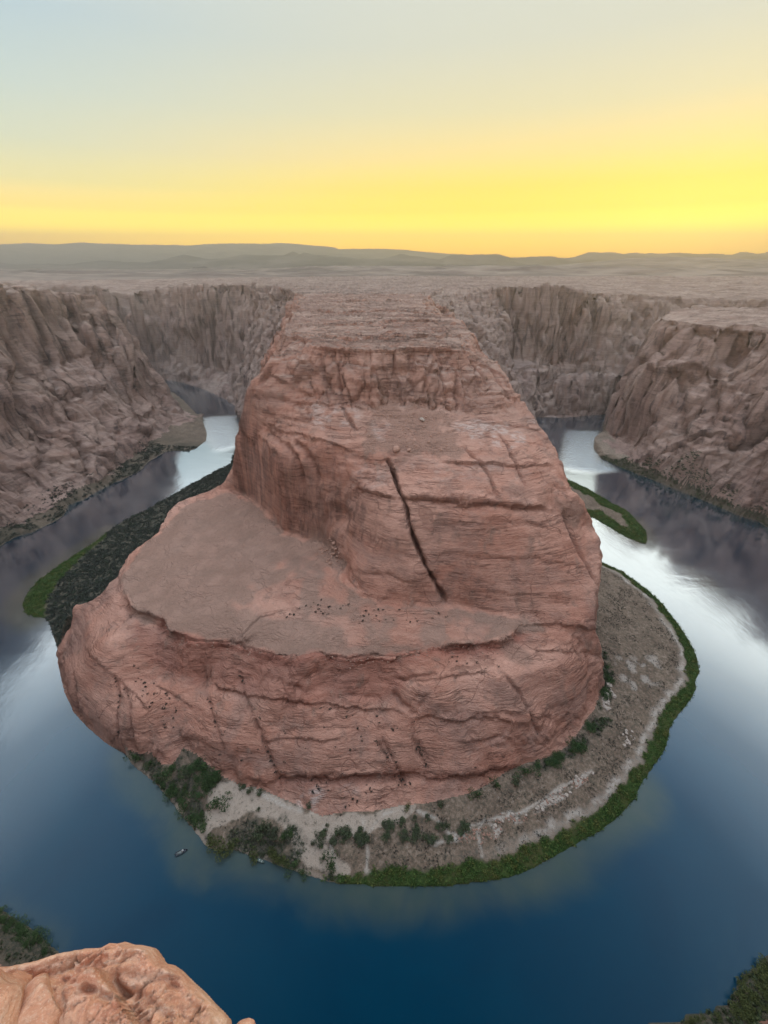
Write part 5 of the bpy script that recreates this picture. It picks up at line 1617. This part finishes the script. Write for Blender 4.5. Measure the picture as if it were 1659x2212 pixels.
# ------------------------------------------------------------------ the rock ledge just below the viewpoint
m, t = mat('near_sandstone')
co = t.n('ShaderNodeTexCoord').outputs['Object']
n0 = t.noise(co, 0.8, 6, 0.6, 0.4)
lay = t.noise(t.mapping(co, (1.2, 6.0, 9.0), (0.1, 0.1, -0.5)), 1.0, 9, 0.66, 0.35)
fine = t.noise(co, 14.0, 8, 0.72)
col = t.mix(t.step(n0, 0.35, 0.65), (0.58, 0.25, 0.145), (0.68, 0.38, 0.235))
col = t.mix(t.math('MULTIPLY', t.step(lay, 0.45, 0.7), 0.55), col, (0.74, 0.53, 0.39))
col = t.mix(t.math('MULTIPLY', t.step(lay, 0.45, 0.28), 0.5), col, (0.42, 0.18, 0.12))
col = t.mix(t.math('MULTIPLY', t.step(fine, 0.48, 0.68), 0.45), col, (0.34, 0.145, 0.09))
hh = t.math('ADD', t.math('MULTIPLY', lay, 0.8), t.math('MULTIPLY', fine, 0.22))
cr = t.noise(t.mapping(co, (2.2, 5.0, 5.0), (0, 0, 0.5)), 1.0, 7, 0.62, 0.3)
cl = t.math('SUBTRACT', 1.0, t.step(t.math('ABSOLUTE', t.math('SUBTRACT', cr, 0.5)), 0.004, 0.02))
col = t.mix(t.math('MULTIPLY', cl, 0.0), col, (0.22, 0.10, 0.07))
gr_ = t.noise(co, 45.0, 4, 0.7)
col = t.mix(t.math('MULTIPLY', t.step(gr_, 0.52, 0.66), 0.45), col, (0.78, 0.60, 0.46))
finish(t, col, 0.9, t.bump(hh, 1.0, 0.09), 0.2)
M['near'] = m

ZR = 293.0
fx = np.arange(-5.2, 0.4, 0.015); fy = np.arange(-1.6, 1.9, 0.015)
FX, FY = np.meshgrid(fx, fy)
out = [P(p[0], p[1] - 16, p[2]) for p in ((-260, 2112, ZR - .3), (-120, 2108, ZR - .1), (0, 2097, ZR), (60, 2085, ZR), (110, 2068, ZR), (170, 2058, ZR), (203, 2053, ZR + .05), (214, 2038, ZR + .15), (228, 2039, ZR + .17), (243, 2033, ZR + .2), (262, 2041, ZR + .15), (285, 2043, ZR + .15), (300, 2048, ZR + .1),
                       (318, 2056, ZR), (328, 2070, ZR), (340, 2090, ZR), (358, 2093, ZR), (377, 2106, ZR), (400, 2130, ZR), (425, 2152, ZR), (450, 2180, ZR), (468, 2198, ZR), (482, 2214, ZR))]
poly = out + [(-1.6, -0.2), (-1.2, -1.0), (-0.4, -1.5), (-0.4, -3.0), (-7, -3.0), (-7, 0.8)]
ins = in_poly(FX, FY, poly)
dm = np.full(FX.shape, 1e6)
pl2 = [p[:2] for p in out] + [(-1.6, -0.2), (-1.2, -1.0), (-0.4, -1.5)]
for k in range(len(pl2) - 1):
    x0, y0 = pl2[k]; x1, y1 = pl2[k + 1]; dx, dy = x1 - x0, y1 - y0
    tt = np.clip(((FX - x0) * dx + (FY - y0) * dy) / (dx * dx + dy * dy + 1e-9), 0, 1)
    dm = np.minimum(dm, np.hypot(FX - x0 - tt * dx, FY - y0 - tt * dy))
dmo = np.where(ins, 0, dm)
dmi = np.where(ins, dm, 0)
Z = ZR + 0.0 * FX
sdv = dmi - dmo
Z += sstep(0, 0.5, dmi) * 0.22 - 0.22 * sstep(0.07, -0.03, sdv) - 9.0 * np.maximum(-sdv - 0.01, 0) ** 1.05


def ldist(pts, z=ZR):
    a = [P(x, y, z)[:2] for x, y in pts]
    d = np.full(FX.shape, 1e6); side = np.zeros(FX.shape)
    for k in range(len(a) - 1):
        x0, y0 = a[k]; x1, y1 = a[k + 1]; dx, dy = x1 - x0, y1 - y0
        tt = np.clip(((FX - x0) * dx + (FY - y0) * dy) / (dx * dx + dy * dy + 1e-9), 0, 1)
        dd_ = np.hypot(FX - x0 - tt * dx, FY - y0 - tt * dy)
        mm = dd_ < d
        d[mm] = dd_[mm]; side[mm] = np.sign(dx * (FY - y0) - dy * (FX - x0))[mm]
    return d, side


Zb0 = Z.copy()
# step below the smooth front slab, and the dark notches
d, s = ldist([(-60, 2160), (10, 2135), (60, 2122), (130, 2116), (190, 2103), (233, 2104), (240, 2120), (258, 2150), (280, 2178), (300, 2205), (312, 2230)])
Z += np.where(s < 0, 0.16 * np.exp(-(d / 0.22) ** 2) + 0.03, -0.10 * np.exp(-(d / 0.10) ** 2))
for pts, dp, wd in (([(205, 2140), (225, 2145), (250, 2160)], 0.16, 0.04), ([(244, 2120), (252, 2130), (270, 2146)], 0.16, 0.035), ([(130, 2122), (180, 2130), (205, 2145), (260, 2175)], 0.06, 0.03),
                    ([(150, 2108), (200, 2085), (250, 2078), (300, 2072)], 0.06, 0.03), ([(120, 2098), (170, 2080), (230, 2068), (300, 2060)], 0.06, 0.03), ([(275, 2145), (310, 2150), (340, 2175), (370, 2200)], 0.07, 0.03),
                    ([(250, 2100), (300, 2110), (350, 2112), (390, 2140)], 0.05, 0.03), ([(10, 2120), (60, 2105), (110, 2090), (160, 2074)], 0.06, 0.03)):
    d, s = ldist(pts)
    Z -= dp * np.exp(-(d / wd) ** 2)
rot = -FX * 0.45 + FY * 0.89; rot2 = FX * 0.89 + FY * 0.45
lay = fbm(rot * 1.5 + 0.3, rot2 * 0.6, 0, 3, 33) * 3.5
Z += ins * (1 - 0.8 * sstep(0, 1, (s * 0))) * (np.floor(lay * 3) + sstep(0.6, 1, lay * 3 - np.floor(lay * 3)) - lay * 3) * 0.03
Z += fbm(FX * 3, FY * 3, 0, 5, 34) * 0.045 + fbm(FX * 14, FY * 14, 0, 3, 35) * 0.018
fa, fb, fi = cells(FX * 1.6 + fbm(FX * 2, FY * 2, 0, 2, 41) * 0.3, FY * 2.6 - FX * 0.8, FX * 0, 41)
Z += (_val[fi] * 0.09 + (_val[(fi + 9) & 255] * (FX * 1.6 - np.floor(FX * 1.6) - 0.5)) * 0.10 - 0.05 * np.exp(-(fb - fa) / 0.05)) * ins
fa, fb, fi = cells(FX * 3 + fbm(FX * 6, FY * 6, 0, 2, 42) * 0.3, FY * 9 - FX * 4.5, FX * 0, 43)
Z += (_val[fi] * 0.022 - 0.02 * np.exp(-(fb - fa) / 0.08)) * ins
st_ = fbm(rot * 7 + FX * 1.5, rot2 * 1.6, 0, 4, 44)
Z += ins * np.abs(st_) * -0.05
for fq, am in ((4.0, 0.085), (10.0, 0.035)):
    qq = (rot * 0.9 + fbm(FX * 1.5, FY * 1.5, 0, 3, 47) * 0.35 + fbm(FX * 6, FY * 6, 0, 2, 48) * 0.05) * fq
    qf = qq - np.floor(qq)
    Z += ins * am * (sstep(0.85, 1.0, qf) - qf) * sstep(-0.4, 0.3, vnoise(FX * 1.3, FY * 1.3, 0, 49))
Z += fbm(FX * 30, FY * 30, 0, 2, 46) * 0.006
Z = Zb0 + (Z - Zb0) * sstep(-0.01, 0.09, sdv)
Z = np.maximum(Z, 283)
ii = np.arange(Z.size).reshape(Z.shape)
q = np.stack([ii[:-1, :-1], ii[:-1, 1:], ii[1:, 1:], ii[1:, :-1]], -1).reshape(-1, 4)
zq = Z.ravel()[q].max(1)
q = q[zq > 283.01]
dropz = np.maximum(ZR - 0.35 - Z, 0)
VV = np.stack([FX - dropz * 0.34, FY - dropz * 0.14, Z], -1).reshape(-1, 3)
used, inv = np.unique(q.ravel(), return_inverse=True)
tag(link(mesh_np('rock_ledge', VV[used], inv.reshape(-1, 4), M['near']), 'rock_ledge'), 'craggy orange sandstone ledge in the bottom left corner below the viewpoint', 'ledge', kind='structure')


def near_boulder(px, py, z, sx, sy, sz, lab, nm='boulder', seed=2):
    v, f = boulder_geo(seed, 7, 4)
    v = v + 0.06 * np.stack([fbm(v[:, 0] * 2, v[:, 1] * 2, v[:, 2] * 2, 3, 4 + k) for k in range(3)], -1)
    x, y, _ = P(px, py, z)
    o = link(mesh_np(nm, v * (sx, sy, sz), f, M['near']), nm, None, (x, y, z - sz * 0.5), (0.1, 0.05, 0.3))
    return tag(o, lab, 'boulder')


near_boulder(62, 2196, ZR + 0.45, 0.34, 0.34, 0.42, 'rounded orange boulder lying against the front of the ledge', seed=2)
near_boulder(-25, 2190, ZR + 0.6, 0.32, 0.5, 0.5, 'smooth orange boulder cut off by the left edge of the picture', seed=5)
near_boulder(525, 2228, ZR - 0.6, 0.14, 0.10, 0.12, 'pale grey stone tip peeking over the bottom edge right of the ledge', seed=7)

# ------------------------------------------------------------------ evening haze
me = bpy.data.meshes.new('haze')
x0, x1, y0, y1, z0, z1 = -16500, 16500, -3500, HAZE_FAR, -6, HAZE_TOP
me.from_pydata([(x, y, z) for x in (x0, x1) for y in (y0, y1) for z in (z0, z1)], [], [(0, 1, 3, 2), (4, 6, 7, 5), (0, 4, 5, 1), (2, 3, 7, 6), (0, 2, 6, 4), (1, 5, 7, 3)])
me.update()
m = bpy.data.materials.new('haze')
m.use_nodes = True
t = NT(m.node_tree)
pv = t.n('ShaderNodeVolumePrincipled')
pv.inputs['Color'].default_value = (0.88, 0.855, 0.85, 1)
pv.inputs['Density'].default_value = HAZE_DENSITY
pv.inputs['Anisotropy'].default_value = 0.8
o = t.n('ShaderNodeOutputMaterial')
t.t.links.new(pv.outputs[0], o.inputs['Volume'])
me.materials.append(m)
hz = link(me, 'haze')
tag(hz, 'thin dusty evening haze filling the canyon and veiling the far ridges', 'haze', kind='stuff')
